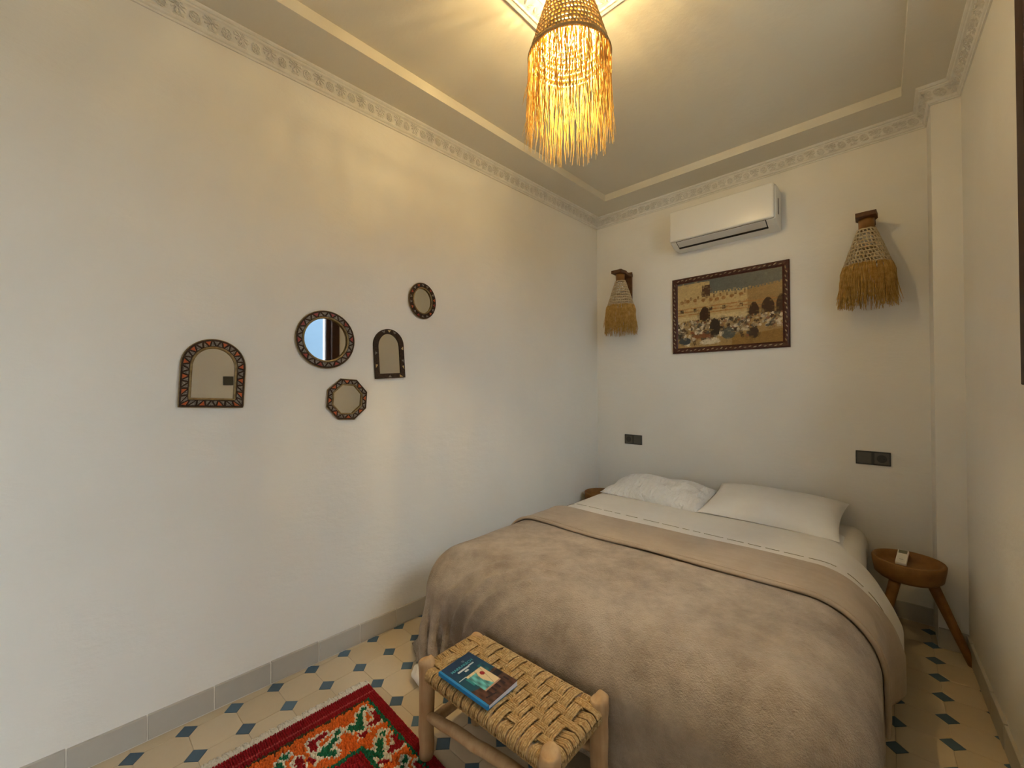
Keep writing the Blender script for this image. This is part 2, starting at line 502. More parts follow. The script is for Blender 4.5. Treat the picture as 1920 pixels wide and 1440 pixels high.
# exact wall corner
A_ = np.array([[1, -0.046877], [0.030207, 1]]); s_ = np.linalg.solve(A_, [-0.06556, 3.19433])
path[1] = Vector((s_[0], s_[1], 0))
dirs = [(path[i + 1] - path[i]).normalized() for i in range(5)]
norms = [Vector((d.y, -d.x, 0)) for d in dirs]           # into the room
def mitre(i, off):
    if i == 0: return path[0] + norms[0] * off
    if i == 5: return path[5] + norms[4] * off
    n1, n2 = norms[i - 1], norms[i]
    m = (n1 + n2) / (1 + n1.dot(n2))
    return path[i] + m * off
prof = [(0.0, 0.0), (0.007, 0.0), (0.009, 0.006), (0.006, 0.010), (0.013, 0.013), (0.017, 0.018), (0.016, 0.023), (0.012, 0.026)]
frz0, frz1 = (0.012, 0.026), (0.037, 0.069)
prof2 = [(0.037, 0.069), (0.043, 0.070), (0.047, 0.0745), (0.045, 0.079), (0.050, 0.080), (0.056, 0.084), (0.058, 0.0905), (0.0, 0.0905)]
def relief(u, w):
    """carved arabesque, u along (metres), w across 0..1 -> 0..1"""
    per = 0.11
    a = (u / per) % 1.0 - 0.5
    X, Y = a * 2.5, (w - 0.5) * 1.06
    h = np.zeros_like(X)
    # rosette with petals and eyes
    r = np.hypot(X, Y + 0.06); th = np.arctan2(Y + 0.06, X)
    h = np.maximum(h, (r < 0.27) * (0.62 + 0.38 * np.cos(6 * th + 1.2)) * (r > 0.07))
    h = np.maximum(h, (r < 0.06) * 1.0)
    # arch leaf over the rosette
    h = np.maximum(h, (np.abs(r - 0.36) < 0.055) * (0.75 + 0.25 * np.cos(16 * th)))
    # palmette fans between the rosettes
    Xb = np.abs(a * 2.5) - 1.25
    rb = np.hypot(Xb, Y - 0.30); tb_ = np.arctan2(Y - 0.30, Xb)
    h = np.maximum(h, (rb < 0.62) * (r > 0.44) * (rb > 0.06) * (0.5 + 0.5 * np.sign(np.cos(11 * tb_ + 5 * rb))) * 0.85)
    rc = np.hypot(Xb * 1.0, Y + 0.42); tc_ = np.arctan2(Y + 0.42, Xb)
    h = np.maximum(h, (rc < 0.40) * (r > 0.44) * (0.5 + 0.5 * np.sign(np.cos(9 * tc_ + 8 * rc))) * 0.7)
    return h
cornice = None
names = ['trim_1', 'trim_2', 'trim_3', 'trim_4', 'trim_5']
clab = ['carved plaster cornice above the mirror wall', 'carved plaster cornice above the air conditioner', 'short carved cornice return on the corner boxing', 'short carved cornice across the corner boxing', 'carved plaster cornice above the window wall']
for si in range(5):
    g = Geo()
    L = (path[si + 1] - path[si]).length
    for pr in (prof, prof2):
        v, f = [], []
        for off, z in pr:
            a, b_ = mitre(si, off), mitre(si + 1, off)
            v += [(a.x, a.y, HC + z), (b_.x, b_.y, HC + z)]
        f = [(2 * i, 2 * i + 1, 2 * i + 3, 2 * i + 2) for i in range(len(pr) - 1)]
        g.add(v, f)
    nu = max(8, int(L / 0.0042)); nv = 22
    w = np.linspace(0, 1, nv)
    edge = np.minimum(1, np.minimum(w, 1 - w) * 12)
    for iu in range(0, 1):
        uu = np.linspace(0, 1, nu + 1)
        U, Wd = np.meshgrid(uu, w, indexing='ij')
        H = relief(U * L + 0.011 if si == 0 else U * L, Wd) * 0.0090 * edge[None, :] - 0.003 * edge[None, :]
        nrm_o, nrm_z = 0.043, -0.025
        q = math.hypot(nrm_o, nrm_z); nrm_o /= q; nrm_z /= q
        off = frz0[0] + (frz1[0] - frz0[0]) * Wd + H * nrm_o
        zz = HC + frz0[1] + (frz1[1] - frz0[1]) * Wd + H * nrm_z
        def mt(i):
            a0, a1 = mitre(i, 0.0), mitre(i, 1.0)
            return np.array(a0)[:2], np.array(a1 - a0)[:2]
        b0, d0 = mt(si); b1, d1 = mt(si + 1)
        PA = b0[None, None, :] + off[..., None] * d0
        PB = b1[None, None, :] + off[..., None] * d1
        PXY = PA + (PB - PA) * U[..., None]
        vv = np.concatenate([PXY, zz[..., None]], -1).reshape(-1, 3)
        ff = [(i * nv + j, (i + 1) * nv + j, (i + 1) * nv + j + 1, i * nv + j + 1) for i in range(nu) for j in range(nv - 1)]
        g.add(vv, ff)
    o = g.obj(names[si], MAT['cornice'], smooth=False)
    structure(o, clab[si])

# window: frame, two sashes with panes, sill
wm = on_right((WY0 + WY1) / 2, (WZ0 + WZ1) / 2)
win = empty('window_1', wm)
structure(win, 'dark brown wooden window in the right-hand wall')
hw, hh = (WY1 - WY0) / 2, (WZ1 - WZ0) / 2
bm = bmesh.new()
fwid = 0.055
for x0, x1, z0, z1 in ((-hw - fwid, -hw + .03, -hh - fwid, hh + fwid), (hw - .03, hw + fwid, -hh - fwid, hh + fwid)):
    box(bm, x0, x1, z0, z1, -0.10, 0.010, 0.004)
for z0, z1 in ((-hh - fwid, -hh + .03), (hh - .03, hh + fwid)):
    box(bm, -hw + .03, hw - .03, z0, z1, -0.10, 0.009, 0.004)
bobj('window_frame', bm, MAT['window_wood'], win)
for sx in (-1, 1):
    bm = bmesh.new()
    a, b_ = (0.002, hw - .032) if sx > 0 else (-hw + .032, -0.002)
    box(bm, a, a + .045, -hh + .032, hh - .032, -0.075, -0.035, 0.003)
    box(bm, b_ - .045, b_, -hh + .032, hh - .032, -0.075, -0.035, 0.003)
    box(bm, a + .045, b_ - .045, -hh + .032, -hh + .08, -0.075, -0.035, 0.003)
    box(bm, a + .045, b_ - .045, hh - .08, hh - .032, -0.075, -0.035, 0.003)
    s = bobj('sash', bm, MAT['window_wood'], win)
    boxobj('pane', (a + .043, b_ - .043, -hh + .078, hh - .078, -0.057, -0.053), MAT['glass'], s)
# open door behind the camera's right shoulder, towards the courtyard
dr = empty('door_1', on_right((DY0 + DY1) / 2, 0.0))
structure(dr, 'dark wooden doorway to the courtyard beside the camera')
dw = (DY1 - DY0) / 2
bm = bmesh.new()
box(bm, -dw - .05, -dw + .035, 0, DZ + .05, -.10, .02, .004); box(bm, dw - .035, dw + .05, 0, DZ + .05, -.10, .02, .004)
box(bm, -dw + .035, dw - .035, DZ - .035, DZ + .05, -.10, .02, .004)
bobj('door_frame', bm, MAT['window_wood'], dr)
boxobj('door_leaf', (dw - .06, dw - .02, 0.01, DZ - .04, -1.06, -.32), MAT['window_wood'], dr, .004)
# added outside to shape light: ground blocks it from below, wall screens low sky
structure(boxobj('wall_sky_screen', (4.9, 5.1, -0.3, 7.0, -0.2, 2.62), MAT['courtyard']), 'added blue-grey wall outside, screening low sky from the window')
structure(boxobj('floor_sky_screen', (2.80, 14.0, -12.0, 9.0, -0.25, -0.03), MAT['tile_grey']), 'added grey ground outside, blocking sky light from below')

# ================================================================== CLOTH (position based drape)
def drape(x0, x1, y0, y1, h, off, zstart, steps=170, iters=14, seed=3, box_=(0.275, 2.025, 1.035, 3.6, 0.525, 0.20), bench=True, slack=0.0):
    """drop a flat sheet on the bed and let it hang; returns grid [nx,ny,3]"""
    rs = np.random.RandomState(seed)
    nx, ny = int(round((x1 - x0) / h)) + 1, int(round((y1 - y0) / h)) + 1
    xs, ys = np.linspace(x0, x1, nx), np.linspace(y0, y1, ny)
    P = np.zeros((nx, ny, 3))
    P[..., 0], P[..., 1] = np.meshgrid(xs, ys, indexing='ij')
    P[..., 2] = zstart + rs.uniform(-.002, .002, (nx, ny))
    bx0, bx1, by0, by1, bz, br = box_
    # start already bent down outside the bed so that it settles fast
    ox = np.maximum(bx0 - P[..., 0], 0) + np.maximum(P[..., 0] - bx1, 0)
    oy = np.maximum(by0 - P[..., 1], 0)
    d = np.hypot(ox, oy)
    P[..., 2] -= d * 0.80
    P[..., 0] = np.where(P[..., 0] < bx0, bx0 - ox * 0.58, np.where(P[..., 0] > bx1, bx1 + ox * 0.58, P[..., 0]))
    P[..., 1] = np.where(P[..., 1] < by0, by0 - oy * 0.58, P[..., 1])
    V = np.zeros_like(P)
    dx, dy = (x1 - x0) / (nx - 1), (y1 - y0) / (ny - 1)
    dd = math.hypot(dx, dy)
    def con(A, B, L, k):
        D = B - A
        l = np.sqrt((D * D).sum(-1)) + 1e-9
        C = (D * ((l - L) / l * 0.5 * k)[..., None])
        A += C; B -= C
    dt = 1 / 60.0
    c = np.array([(bx0 + bx1) / 2, (by0 + by1) / 2, (bz - 1.0) / 2])
    hs = np.array([(bx1 - bx0) / 2, (by1 - by0) / 2, (bz + 1.0) / 2]) - br
    for s in range(steps):
        V[..., 2] -= 9.8 * dt
        V *= 0.94
        Q = P + V * dt
        for it in range(iters):
            for st in (0, 1):
                con(Q[st:-1:2], Q[st + 1::2][:Q[st:-1:2].shape[0]], dx, 1.0)
                con(Q[:, st:-1:2], Q[:, st + 1::2][:, :Q[:, st:-1:2].shape[1]], dy, 1.0)
            if it % 2 == 0:
                for st in (0, 1):
                    a = Q[st:-1:2, :-1]; b_ = Q[st + 1::2, 1:][:a.shape[0]]
                    for t in (0, 1):
                        con(a[:, t::2], b_[:, t::2], dd, 0.35)
                    a = Q[st:-1:2, 1:]; b_ = Q[st + 1::2, :-1][:a.shape[0]]
                    for t in (0, 1):
                        con(a[:, t::2], b_[:, t::2], dd, 0.35)
            if it % 3 == 0:
                for st in range(4):
                    a = Q[st:-2:4]; con(a, Q[st + 2::4][:a.shape[0]], 2 * dx, 0.10)
                    a = Q[:, st:-2:4]; con(a, Q[:, st + 2::4][:, :a.shape[1]], 2 * dy, 0.10)
            # collide with the rounded bed block
            p = Q - c
            q = np.abs(p) - hs
            qm = np.maximum(q, 0)
            l = np.sqrt((qm * qm).sum(-1)) + 1e-9
            dist = l - br
            hit = (dist < off) & (l > 1e-6)
            n = qm / l[..., None] * np.sign(p)
            Q += n * np.where(hit, off - dist, 0)[..., None]
            stick = (hit & (n[..., 2] > 0.45))[..., None]
            Q[..., :2] = np.where(stick, P[..., :2] + (Q[..., :2] - P[..., :2]) * 0.12, Q[..., :2])
            Q[..., 2] = np.maximum(Q[..., 2], 0.006)
            lim = xl(0) + 0.046877 * Q[..., 1] + 0.018
            Q[..., 0] = np.clip(Q[..., 0], lim, 2.36 - 0.023 * Q[..., 1] + .02)
            if bench:
                ib = (Q[..., 2] < 0.385) & (Q[..., 0] > 0.775) & (Q[..., 0] < 1.42)
                Q[..., 1] = np.where(ib, np.maximum(Q[..., 1], 0.990), Q[..., 1])
        V = (Q - P) / dt
        fr = hit[..., None]
        V = np.where(fr, V * 0.2, V)
        V[Q[..., 2] < 0.008] *= 0.3
        P = Q
    return P

def normals(G):
    du = np.gradient(G, axis=0); dv = np.gradient(G, axis=1)
    n = np.cross(du, dv); n /= np.linalg.norm(n, axis=-1)[..., None] + 1e-9
    return n

def grid_obj(name, G, m, parent=None, thick=0.006, sub=1, keep=None):
    nx, ny = G.shape[:2]
    f = [(i * ny + j, (i + 1) * ny + j, (i + 1) * ny + j + 1, i * ny + j + 1) for i in range(nx - 1) for j in range(ny - 1)]
    VV = G.reshape(-1, 3)
    if keep is not None:                       # drop the cut-away corner cells
        f = [q for q in f if all(keep[i] for i in q)]
        used = sorted({i for q in f for i in q}); re_ = {o_: n_ for n_, o_ in enumerate(used)}
        VV = VV[used]; f = [tuple(re_[i] for i in q) for q in f]
    o = mobj(name, VV, f, m, parent, True)
    if thick:
        md = o.modifiers.new('thickness', 'SOLIDIFY'); md.thickness = thick; md.offset = 1.0
    if sub:
        md = o.modifiers.new('smooth', 'SUBSURF'); md.levels = sub; md.render_levels = sub
    return o

# ================================================================== BED
bed = empty('double_bed', Matrix.Translation((1.195, 2.1, 0)))
setp(bed, 'double bed with a white mattress standing against the back wall', 'bed')
bm = bmesh.new(); box(bm, -0.77, 0.77, -0.95, 1.0, 0.09, 0.27, 0.01)
bobj('bed_base', bm, MAT['base_dark'], bed)
bm = bmesh.new(); box(bm, -0.775, 0.79, -0.97, 1.035, 0.27, 0.503, 0.085, 5)
bobj('mattress', bm, MAT['mattress'], bed, True)
for sx in (-.68, .68):
    for sy in (-.85, .85):
        g = Geo(); g.lathe([(0, 0), (.022, 0), (.03, .03), (.032, .10), (0, .10)], 16)
        g.obj('leg', MAT['base_dark'], bed, True, Matrix.Translation((sx, sy, 0)))

# white top sheet, folded down towards the foot, hanging at both sides
G = drape(0.05, 2.325, 1.90, 2.80, 0.02, 0.004, 0.55, steps=130, bench=False, seed=5)
def flare(G, yc_, sg, amt):
    w_ = np.clip((0.47 - G[..., 2]) / 0.2, 0, 1) * (G[..., 0] > 1.6) * np.exp(-((G[..., 1] - yc_) / sg) ** 2)
    G[..., 0] += amt * w_
    return G
G = flare(G, 2.33, .16, .085)
_k = np.clip((G[..., 1] - 2.48) / .15, 0, 1) * np.clip((G[..., 0] - 1.75) / .2, 0, 1)
G[..., 0] -= .045 * _k
SHEET = G
sheet = grid_obj('top_sheet', G, MAT['linen'], thick=0.004)
setp(sheet, 'cream white cotton top sheet lying between pillows and blanket', 'sheet')
# drawn-thread hem across the sheet, its thin shadows coloured in as dark dashes
def line_on(G, yfun, off):
    nn = normals(G); out = []
    nx, ny = G.shape[:2]
    for i in range(nx):
        y0_ = yfun(i / (nx - 1))
        js = y0_ * (ny - 1); j = min(int(js), ny - 2); t = js - j
        p = G[i, j] * (1 - t) + G[i, j + 1] * t; n = nn[i, j]
        if n[2] < 0 and abs(n[2]) > .3: n = -n
        out.append(p + n * off)
    return np.array(out)
hl = line_on(SHEET, lambda t: 0.43 - 0.10 * t, 0.0060)
g = Geo()
i = 4
while i < len(hl) - 4:
    ln = RND.choice([2, 3, 4, 5])
    seg = hl[i:i + ln + 1]
    if len(seg) > 1: g.tube(seg, 0.0016, 5)
    i += ln + RND.choice([1, 1, 2])
g.obj('hem_stitch_shadow', mat('hem_shadow_thread', (0.38, 0.32, 0.22), 0.9)[0], sheet)['kind'] = 'stuff'

# taupe fleece blanket: main drape, folded-back band and rolled hem
BX0, BX1, BY0, BY1 = -0.095, 2.345, 0.640, 2.115
G = drape(BX0, BX1, BY0, BY1, 0.0185, 0.014, 0.57, steps=190, iters=16, seed=9)
def finer(G):
    def up1(A):
        B = np.concatenate([2 * A[:1] - A[1:2], A, 2 * A[-1:] - A[-2:-1]], 0)
        mid = (-B[:-3] + 9 * B[1:-2] + 9 * B[2:-1] - B[3:]) / 16
        out = np.empty((2 * A.shape[0] - 1,) + A.shape[1:]); out[0::2] = A; out[1::2] = mid
        return out
    return up1(up1(G).swapaxes(0, 1)).swapaxes(0, 1)
G = finer(flare(G, 2.10, .10, .055))
_nx, _ny = G.shape[:2]
_X, _Y = np.meshgrid(np.linspace(BX0, BX1, _nx), np.linspace(BY0, BY1, _ny), indexing='ij')
sm = lambda a, b_, t: np.clip((t - a) / (b_ - a), 0, 1) ** 2 * (3 - 2 * np.clip((t - a) / (b_ - a), 0, 1))
# creases that sweep off the top and fall down the foot end near its left corner
_r = np.hypot(_X - 1.16, (_Y - .70) * .98) + .02 * np.sin(5 * _Y + 3 * _X)
_th = np.arctan2(_Y - .70, 1.16 - _X)
_ph = 2 * PI * _r / .074
_cr = np.abs(np.sin(_ph / 2)) ** .7 * -1 + .6
_mk = sm(.20, .34, _r) * (1 - sm(.80, .95, _r)) * (1 - sm(.95, 1.5, _th)) * sm(.02, .25, _th) * (.55 + .45 * np.sin(2.3 * _r * 6))
# upright folds where it hangs at the left side and the corner
_hang = sm(.02, .22, 0.275 - _X) + sm(.05, .25, 1.035 - _Y) * (1 - sm(.55, .75, _X))
_f2 = np.sin(2 * PI * (_Y - .9 * np.minimum(_X, .3)) / .105 + 1.1 * np.sin(7 * _Y)) * sm(.02, .22, .275 - _X) * .014
_f3 = np.sin(2 * PI * _X / .082 + 1.3 * np.sin(9 * _X)) * sm(.06, .25, 1.035 - _Y) * (1 - sm(.62, .80, _X)) * sm(.10, .26, _X) * .016
# a few broad soft swells over the top
_sw = .0035 * np.sin(9 * _X + 4 * np.sin(3 * _Y)) * np.sin(11 * _Y + 2 * _X)
G = G + normals(G) * ((_cr * _mk * .028) + _f2 + _f3 + _sw)[..., None]
G[..., 2] = np.maximum(G[..., 2], .006)
BLK = G
_ox = np.maximum(0.475 - _X, 0) + np.maximum(_X - 1.825, 0); _oy = np.maximum(1.235 - _Y, 0)
KEEP = (np.hypot(_ox, _oy) < 0.605 - 0.10 * _oy / (np.hypot(_ox, _oy) + 1e-6)).ravel()           # rounded corners, hem just above the floor
blanket = grid_obj('fleece_blanket', G, MAT['fleece'], thick=0.007, keep=KEEP, sub=0)
setp(blanket, 'taupe fleece blanket draped over the foot of the bed', 'blanket')
nn = normals(G)
nx, ny = G.shape[:2]
nb = int(0.375 / ((BY1 - BY0) / (ny - 1)))
rows = []
for kk in range(nb + 1):
    j = ny - 1 - kk
    t = kk / nb
    o_ = 0.0155 * min(1, (kk + .5) / 3.2)
    wob = 0.004 * np.sin(np.linspace(0, 19, nx) + kk * .25)
    rows.append(G[:, j] + nn[:, j] * (o_ + wob * t * .5)[:, None] + (np.array([0, .010 * (1 - min(1, kk / 4.)), 0])))
FB = np.stack(rows, 1)[3:-3]
fold = grid_obj('folded_band', FB[:, ::-1], MAT['fleece_back'], blanket, thick=0.006, sub=0)
hem = FB[:, -1] + np.array([0, 0, .004])
g = Geo(); g.tube(hem, 0.0085, 8)
hem2 = FB[:, -4] + normals(FB[:, ::-1])[:, 3] * 0.006
g.tube(hem2, 0.004, 6)
g.obj('rolled_hem', MAT['fleece_back'], blanket)
# white corner of bedding that spills out below the blanket
bm = bmesh.new()
bmesh.ops.create_icosphere(bm, subdivisions=4, radius=1.0)
for v_ in bm.verts:
    c_ = v_.co.copy()
    d_ = 1 + .10 * math.sin(5 * c_.x + 2 * c_.z) + .06 * math.sin(9 * c_.y + 4 * c_.x)
    v_.co = Vector((c_.x * .062 * d_, c_.y * .060 * d_, max(c_.z * .034 * d_, -.030)))
bobj('sheet_corner', bm, MAT['linen'], sheet, True, Matrix.Translation((0.470, 0.955, 0.034)))

# ------------------------------------------------------------------ pillows
def pillow(name, label, m, w, d, th, loc, rot, crumple, seed):
    rs = np.random.RandomState(seed)
    n = 40
    u = np.linspace(-1, 1, n)
    U, V_ = np.meshgrid(u, u, indexing='ij')
    prof_ = (np.clip(1 - np.abs(U) ** 2.6, 0, 1) ** 0.55) * (np.clip(1 - np.abs(V_) ** 2.4, 0, 1) ** 0.55)
    pinch = 1 - 0.10 * (1 - np.abs(U)) * 0 - 0.075 * (1 - U ** 2) * np.abs(V_) ** 3
    pinch2 = 1 - 0.065 * (1 - V_ ** 2) * np.abs(U) ** 3
    ph = rs.uniform(0, 6, 8)
    wr = np.zeros_like(U)
    for k_ in range(8):
        a = rs.uniform(0, PI); fq = rs.uniform(4, 11)
        wr += np.sin(fq * (U * math.cos(a) + V_ * math.sin(a)) + ph[k_] + 1.5 * np.sin(2.5 * V_ + ph[k_])) / 8
    up_ = th * .62 * prof_ + crumple * wr * prof_ ** .5
    dn_ = -th * .20 * prof_
    X, Y = U * w / 2 * pinch2, V_ * d / 2 * pinch
    v = np.concatenate([np.stack([X, Y, up_], -1).reshape(-1, 3), np.stack([X, Y, dn_ - .002], -1).reshape(-1, 3)])
    f = []
    for i in range(n - 1):
        for j in range(n - 1):
            a, b_, c_, e = i * n + j, (i + 1) * n + j, (i + 1) * n + j + 1, i * n + j + 1
            f.append((a, b_, c_, e)); f.append((n * n + e, n * n + c_, n * n + b_, n * n + a))
    bd = [i * n for i in range(n)] + [(n - 1) * n + j for j in range(1, n)] + [i * n + n - 1 for i in range(n - 2, -1, -1)] + [j for j in range(n - 2, 0, -1)]
    for i in range(len(bd)):
        a, b_ = bd[i], bd[(i + 1) % len(bd)]
        f.append((b_, a, n * n + a, n * n + b_))
    mtx = Matrix.Translation(loc) @ Matrix.Rotation(rot[2], 4, 'Z') @ Matrix.Rotation(rot[0], 4, 'X') @ Matrix.Rotation(rot[1], 4, 'Y')
    o = mobj(name, v, f, m, None, True, matrix=mtx)
    md = o.modifiers.new('smooth', 'SUBSURF'); md.levels = 1; md.render_levels = 1
    return setp(o, label, 'pillow', 'pillows at the head of the bed')
pillow('pillow', 'crumpled white pillow in the daylight near the left-hand corner', MAT['pillow_crumpled'], .76, .46, .150, (0.80, 2.86, .562), (math.radians(7), math.radians(1), math.radians(-3)), .034, 4)
pillow('pillow', 'smooth cream pillow leaning on the wall, right of the crumpled one', MAT['pillow'], .74, .52, .135, (1.525, 2.855, .585), (math.radians(11), math.radians(1.0), math.radians(-2)), .0045, 8)

# ================================================================== NIGHTSTANDS
def nightstand(name, label, cx, cy, ztop, rot, splay=.222):
    e = empty(name, Matrix.Translation((cx, cy, 0)) @ Matrix.Rotation(rot, 4, 'Z'))
    setp(e, label, 'side table', 'round three-legged bedside tables')
    g = Geo()
    g.lathe([(0, ztop - .105), (.08, ztop - .105), (.115, ztop - .098), (.134, ztop - .080), (.142, ztop - .03), (.144, ztop - .006), (.141, ztop), (.134, ztop), (.129, ztop - .006), (.122, ztop - .030), (.10, ztop - .042), (0, ztop - .045)], 56)
    g.obj('bowl_top', MAT['wood_warm'], e)
    for k_ in range(3):
        a = k_ * 2 * PI / 3
        g = Geo()
        p0 = np.array([.085 * math.cos(a), .085 * math.sin(a), ztop - .09]); p1 = np.array([splay * math.cos(a), splay * math.sin(a), 0.0])
        pts = [p0 + (p1 - p0) * t for t in np.linspace(0, 1, 7)]
        g.tube(pts, np.linspace(.024, .016, 7), 12)
        g.obj('leg', MAT['wood_warm'], e)
    return e
nightstand('bedside_table', 'round bowl-topped wooden bedside table holding the remote control', 2.148, 2.790, .452, math.radians(-5))
ns2 = nightstand('bedside_table', 'round wooden bedside table wedged in the corner left of the bed', 0.240, 2.975, .452, math.radians(95), .12)

rm = Matrix.Translation((2.128, 2.838, .4395)) @ Matrix.Rotation(math.radians(-7), 4, 'Z') @ Matrix.Rotation(math.radians(14), 4, 'X')
rc = boxobj('remote_control', (-.0225, .0225, -.066, .066, -.009, .009), MAT['remote'], bev=.005, seg=3, matrix=rm, smooth=False)
setp(rc, 'white air conditioner remote lying in the bowl table', 'remote')
boxobj('display', (-.017, .017, .026, .058, .0085, .0098), MAT['lcd'], rc, .0005)
boxobj('brand_strip', (-.008, .008, -.036, -.033, .0085, .0094), mat('remote_grey_print', (.4, .38, .33), .5)[0], rc)

# ================================================================== BENCH
bench = empty('rope_bench', Matrix.Translation((1.095, 0.835, 0)))
setp(bench, 'low wooden bench with woven grass rope seat at the foot of the bed', 'bench')
LEGS = [(-.280, -.123), (.280, -.130), (.281, .130), (-.275, .120)]
rs = np.random.RandomState(21)
for q, (lx, ly) in enumerate(LEGS):
    g = Geo()
    z = np.array([0, .04, .10, .17, .24, .30, .340, .356, .366, .370])
    if q == 0: z = z + np.linspace(.021, 0, 10)
    if q == 3: z = z * .925
    r = np.array([.0265, .027, .0275, .0285, .029, .0295, .0297, .0293, .027, .021]) * rs.uniform(.97, 1.05, 10)
    pts = np.stack([lx + rs.uniform(-.0025, .0025, 10), ly + rs.uniform(-.0025, .0025, 10), z], -1)
    g.tube(pts, r, 14)
    g.obj('leg', MAT['wood_pale'], bench)
for (a, b_, za, zb) in ((0, 1, .172, .255), (3, 2, .20, .20), (0, 3, .13, .14), (1, 2, .14, .13)):
    g = Geo()
    A_, B_ = np.array([*LEGS[a], za]), np.array([*LEGS[b_], zb])
    t = np.linspace(0, 1, 12)
    pts = A_ + (B_ - A_) * t[:, None] + np.stack([rs.uniform(-.002, .002, 12)] * 3, -1)
    rr = .0195 * (0.72 + 0.28 * np.clip(np.minimum(t, 1 - t) * 8, 0, 1))
    g.tube(pts, rr, 12)
    g.obj('stretcher', MAT['wood_pale'], bench)
ZR, RR = .325, .019
for (a, b_) in ((0, 1), (3, 2), (0, 3), (1, 2)):
    g = Geo(); g.tube([(*LEGS[a], ZR), (*LEGS[b_], ZR)], RR, 12)
    g.obj('seat_rail', MAT['wood_pale'], bench)
# rope: warp across the seat in bundles, weft along it, twill weave
g = Geo()
yf_, yk_ = -.126, .126
xa_, xb_ = -.252, .252
SR = .0034
nW = 65; perW = 5
nF = 28; perF = 4
xsW = np.linspace(xa_, xb_, nW); ysF = np.linspace(yf_ + .02, yk_ - .02, nF)
RO = RR + .005
def wave(wi, fi): return (wi + fi) % 3 != 0          # warp on top?
ZT = ZR + RO + .001
for a in range(nW):
    wi = a // perW
    x = xsW[a] + rs.uniform(-.0009, .0009) + (-0.0011 * ((a % perW) - 2))
    slant = rs.uniform(-.004, .004) + .006
    pts = []
    for th in np.linspace(-2.2, 1.35, 10):            # round the front rail
        pts.append((x - slant * (1.35 - th) / 3.5, yf_ - RO * math.cos(th), ZR + RO * math.sin(th)))
    for fi in range((nF + perF - 1) // perF):
        ys = ysF[fi * perF:min((fi + 1) * perF, nF)]
        on = wave(wi, fi)
        zz_ = ZT + (.0052 if on else -.0080) + rs.uniform(-.0006, .0006)
        for y in (ys[0] + .001, (ys[0] + ys[-1]) / 2, ys[-1] - .001):
            pts.append((x + rs.uniform(-.0006, .0006), y, zz_ - .004 * (1 - (2 * (y - yf_) / (yk_ - yf_) - 1) ** 2)))
    for th in np.linspace(1.35, -2.2, 10):
        pts.append((x + slant * (1.35 - th) / 3.5, yk_ + RO * math.cos(th), ZR + RO * math.sin(th)))
    g.tube(pts, SR * rs.uniform(.9, 1.1), 5, caps=False)
for b2 in range(nF):
    fi = b2 // perF
    y = ysF[b2] + rs.uniform(-.0009, .0009) + (-0.0010 * ((b2 % perF) - 1.5))
    pts = []
    xl_, xr_ = -.278, .280
    for th in np.linspace(-2.2, 1.3, 9): pts.append((xl_ - RO * math.cos(th), y, ZR + RO * math.sin(th)))
    for wi in range((nW + perW - 1) // perW):
        xs = xsW[wi * perW:min((wi + 1) * perW, nW)]
        on = wave(wi, fi)
        zz_ = ZT + (-.0080 if on else .0022)
        for x in (xs[0], xs[-1]):
            pts.append((x, y, zz_ - .004 * (1 - (2 * (y - yf_) / (yk_ - yf_) - 1) ** 2)))
    for th in np.linspace(1.3, -2.2, 9): pts.append((xr_ + RO * math.cos(th), y, ZR + RO * math.sin(th)))
    g.tube(pts, SR * rs.uniform(.9, 1.1), 5, caps=False)
seat = g.obj('woven_rope_seat', MAT['rope'], bench)
seat['kind'] = 'stuff'

# ================================================================== BOOK
BKZ = .3592
book = empty('guide_book', Matrix.Translation((1.024, .768, BKZ)) @ Matrix.Rotation(math.radians(0.8), 4, 'Z'))
setp(book, 'blue paperback guide book lying on the woven bench', 'book')
BL, BW, BT = .236, .142, .0115      # length along x (book bottom at +x), width along y (spine at -y)
def cover_color(s, t):
    """s = 0..1 left to right, t = 0..1 top to bottom of the cover"""
    n1 = math.sin(37 * s + 11 * t) * math.sin(23 * t - 9 * s)
    c0 = np.array([.004, .028, .085]); c1 = np.array([.004, .085, .12])
    c = c0 + (c1 - c0) * np.clip((t - .15) * 1.6 + .15 * n1, 0, 1)
    if t > .62 + .07 * math.sin(5 * s): c = np.array([.075, .032, .022]) * (1 + .5 * n1)
    if t > .60 and s > .78 and t < .72: c = np.array([.008, .008, .014])
    if .79 < t < .90 and .30 < s < .95 and math.sin(s * 44) > .25: c = np.array([.018, .008, .012])
    if .86 < t < .93 and .16 < s < .42 and abs((t - .9) - (s - .3) * .15) < .012: c = np.array([.01, .006, .01])
    if .30 < s < .80 and .385 < t < .80:
        c = np.array([.70, .55, .33])
        if s < .60 + .10 * math.sin(9 * t) - .25 * (t - .6) and t > .43: c = np.array([.10, .36, .38]) * (1.0 + .6 * n1)
        if abs(math.sin(18 * s + 6 * t)) < .12: c = c * .55
        if (s - .66) ** 2 * .5 + (t - .50) ** 2 < .0016: c = np.array([.26, .012, .02])
        if t > .765: c = np.array([.42, .25, .17])
    elif .24 < s < .32 and .42 < t < .6: c = np.array([.02, .22, .24])
    elif .70 < s < .88 and .33 < t < .52: c = c * .6 + np.array([.01, .10, .11]) * .6 * (1 + n1)
    return np.clip(c, 0, 1)
ns_, nt_ = 72, 110
def lift(s, t):      # cover bows up near the fore edge
    return .010 * max(0, s - .45) ** 1.5 * (0.4 + t) + .002 * math.sin(PI * s)
V_, F_, C_ = [], [], []
for i in range(ns_ + 1):
    for j in range(nt_ + 1):
        s, t = i / ns_, j / nt_
        V_.append((-BL / 2 + BL * t, -BW / 2 + BW * s, BT + lift(s, t))); C_.append(cover_color(s, t))
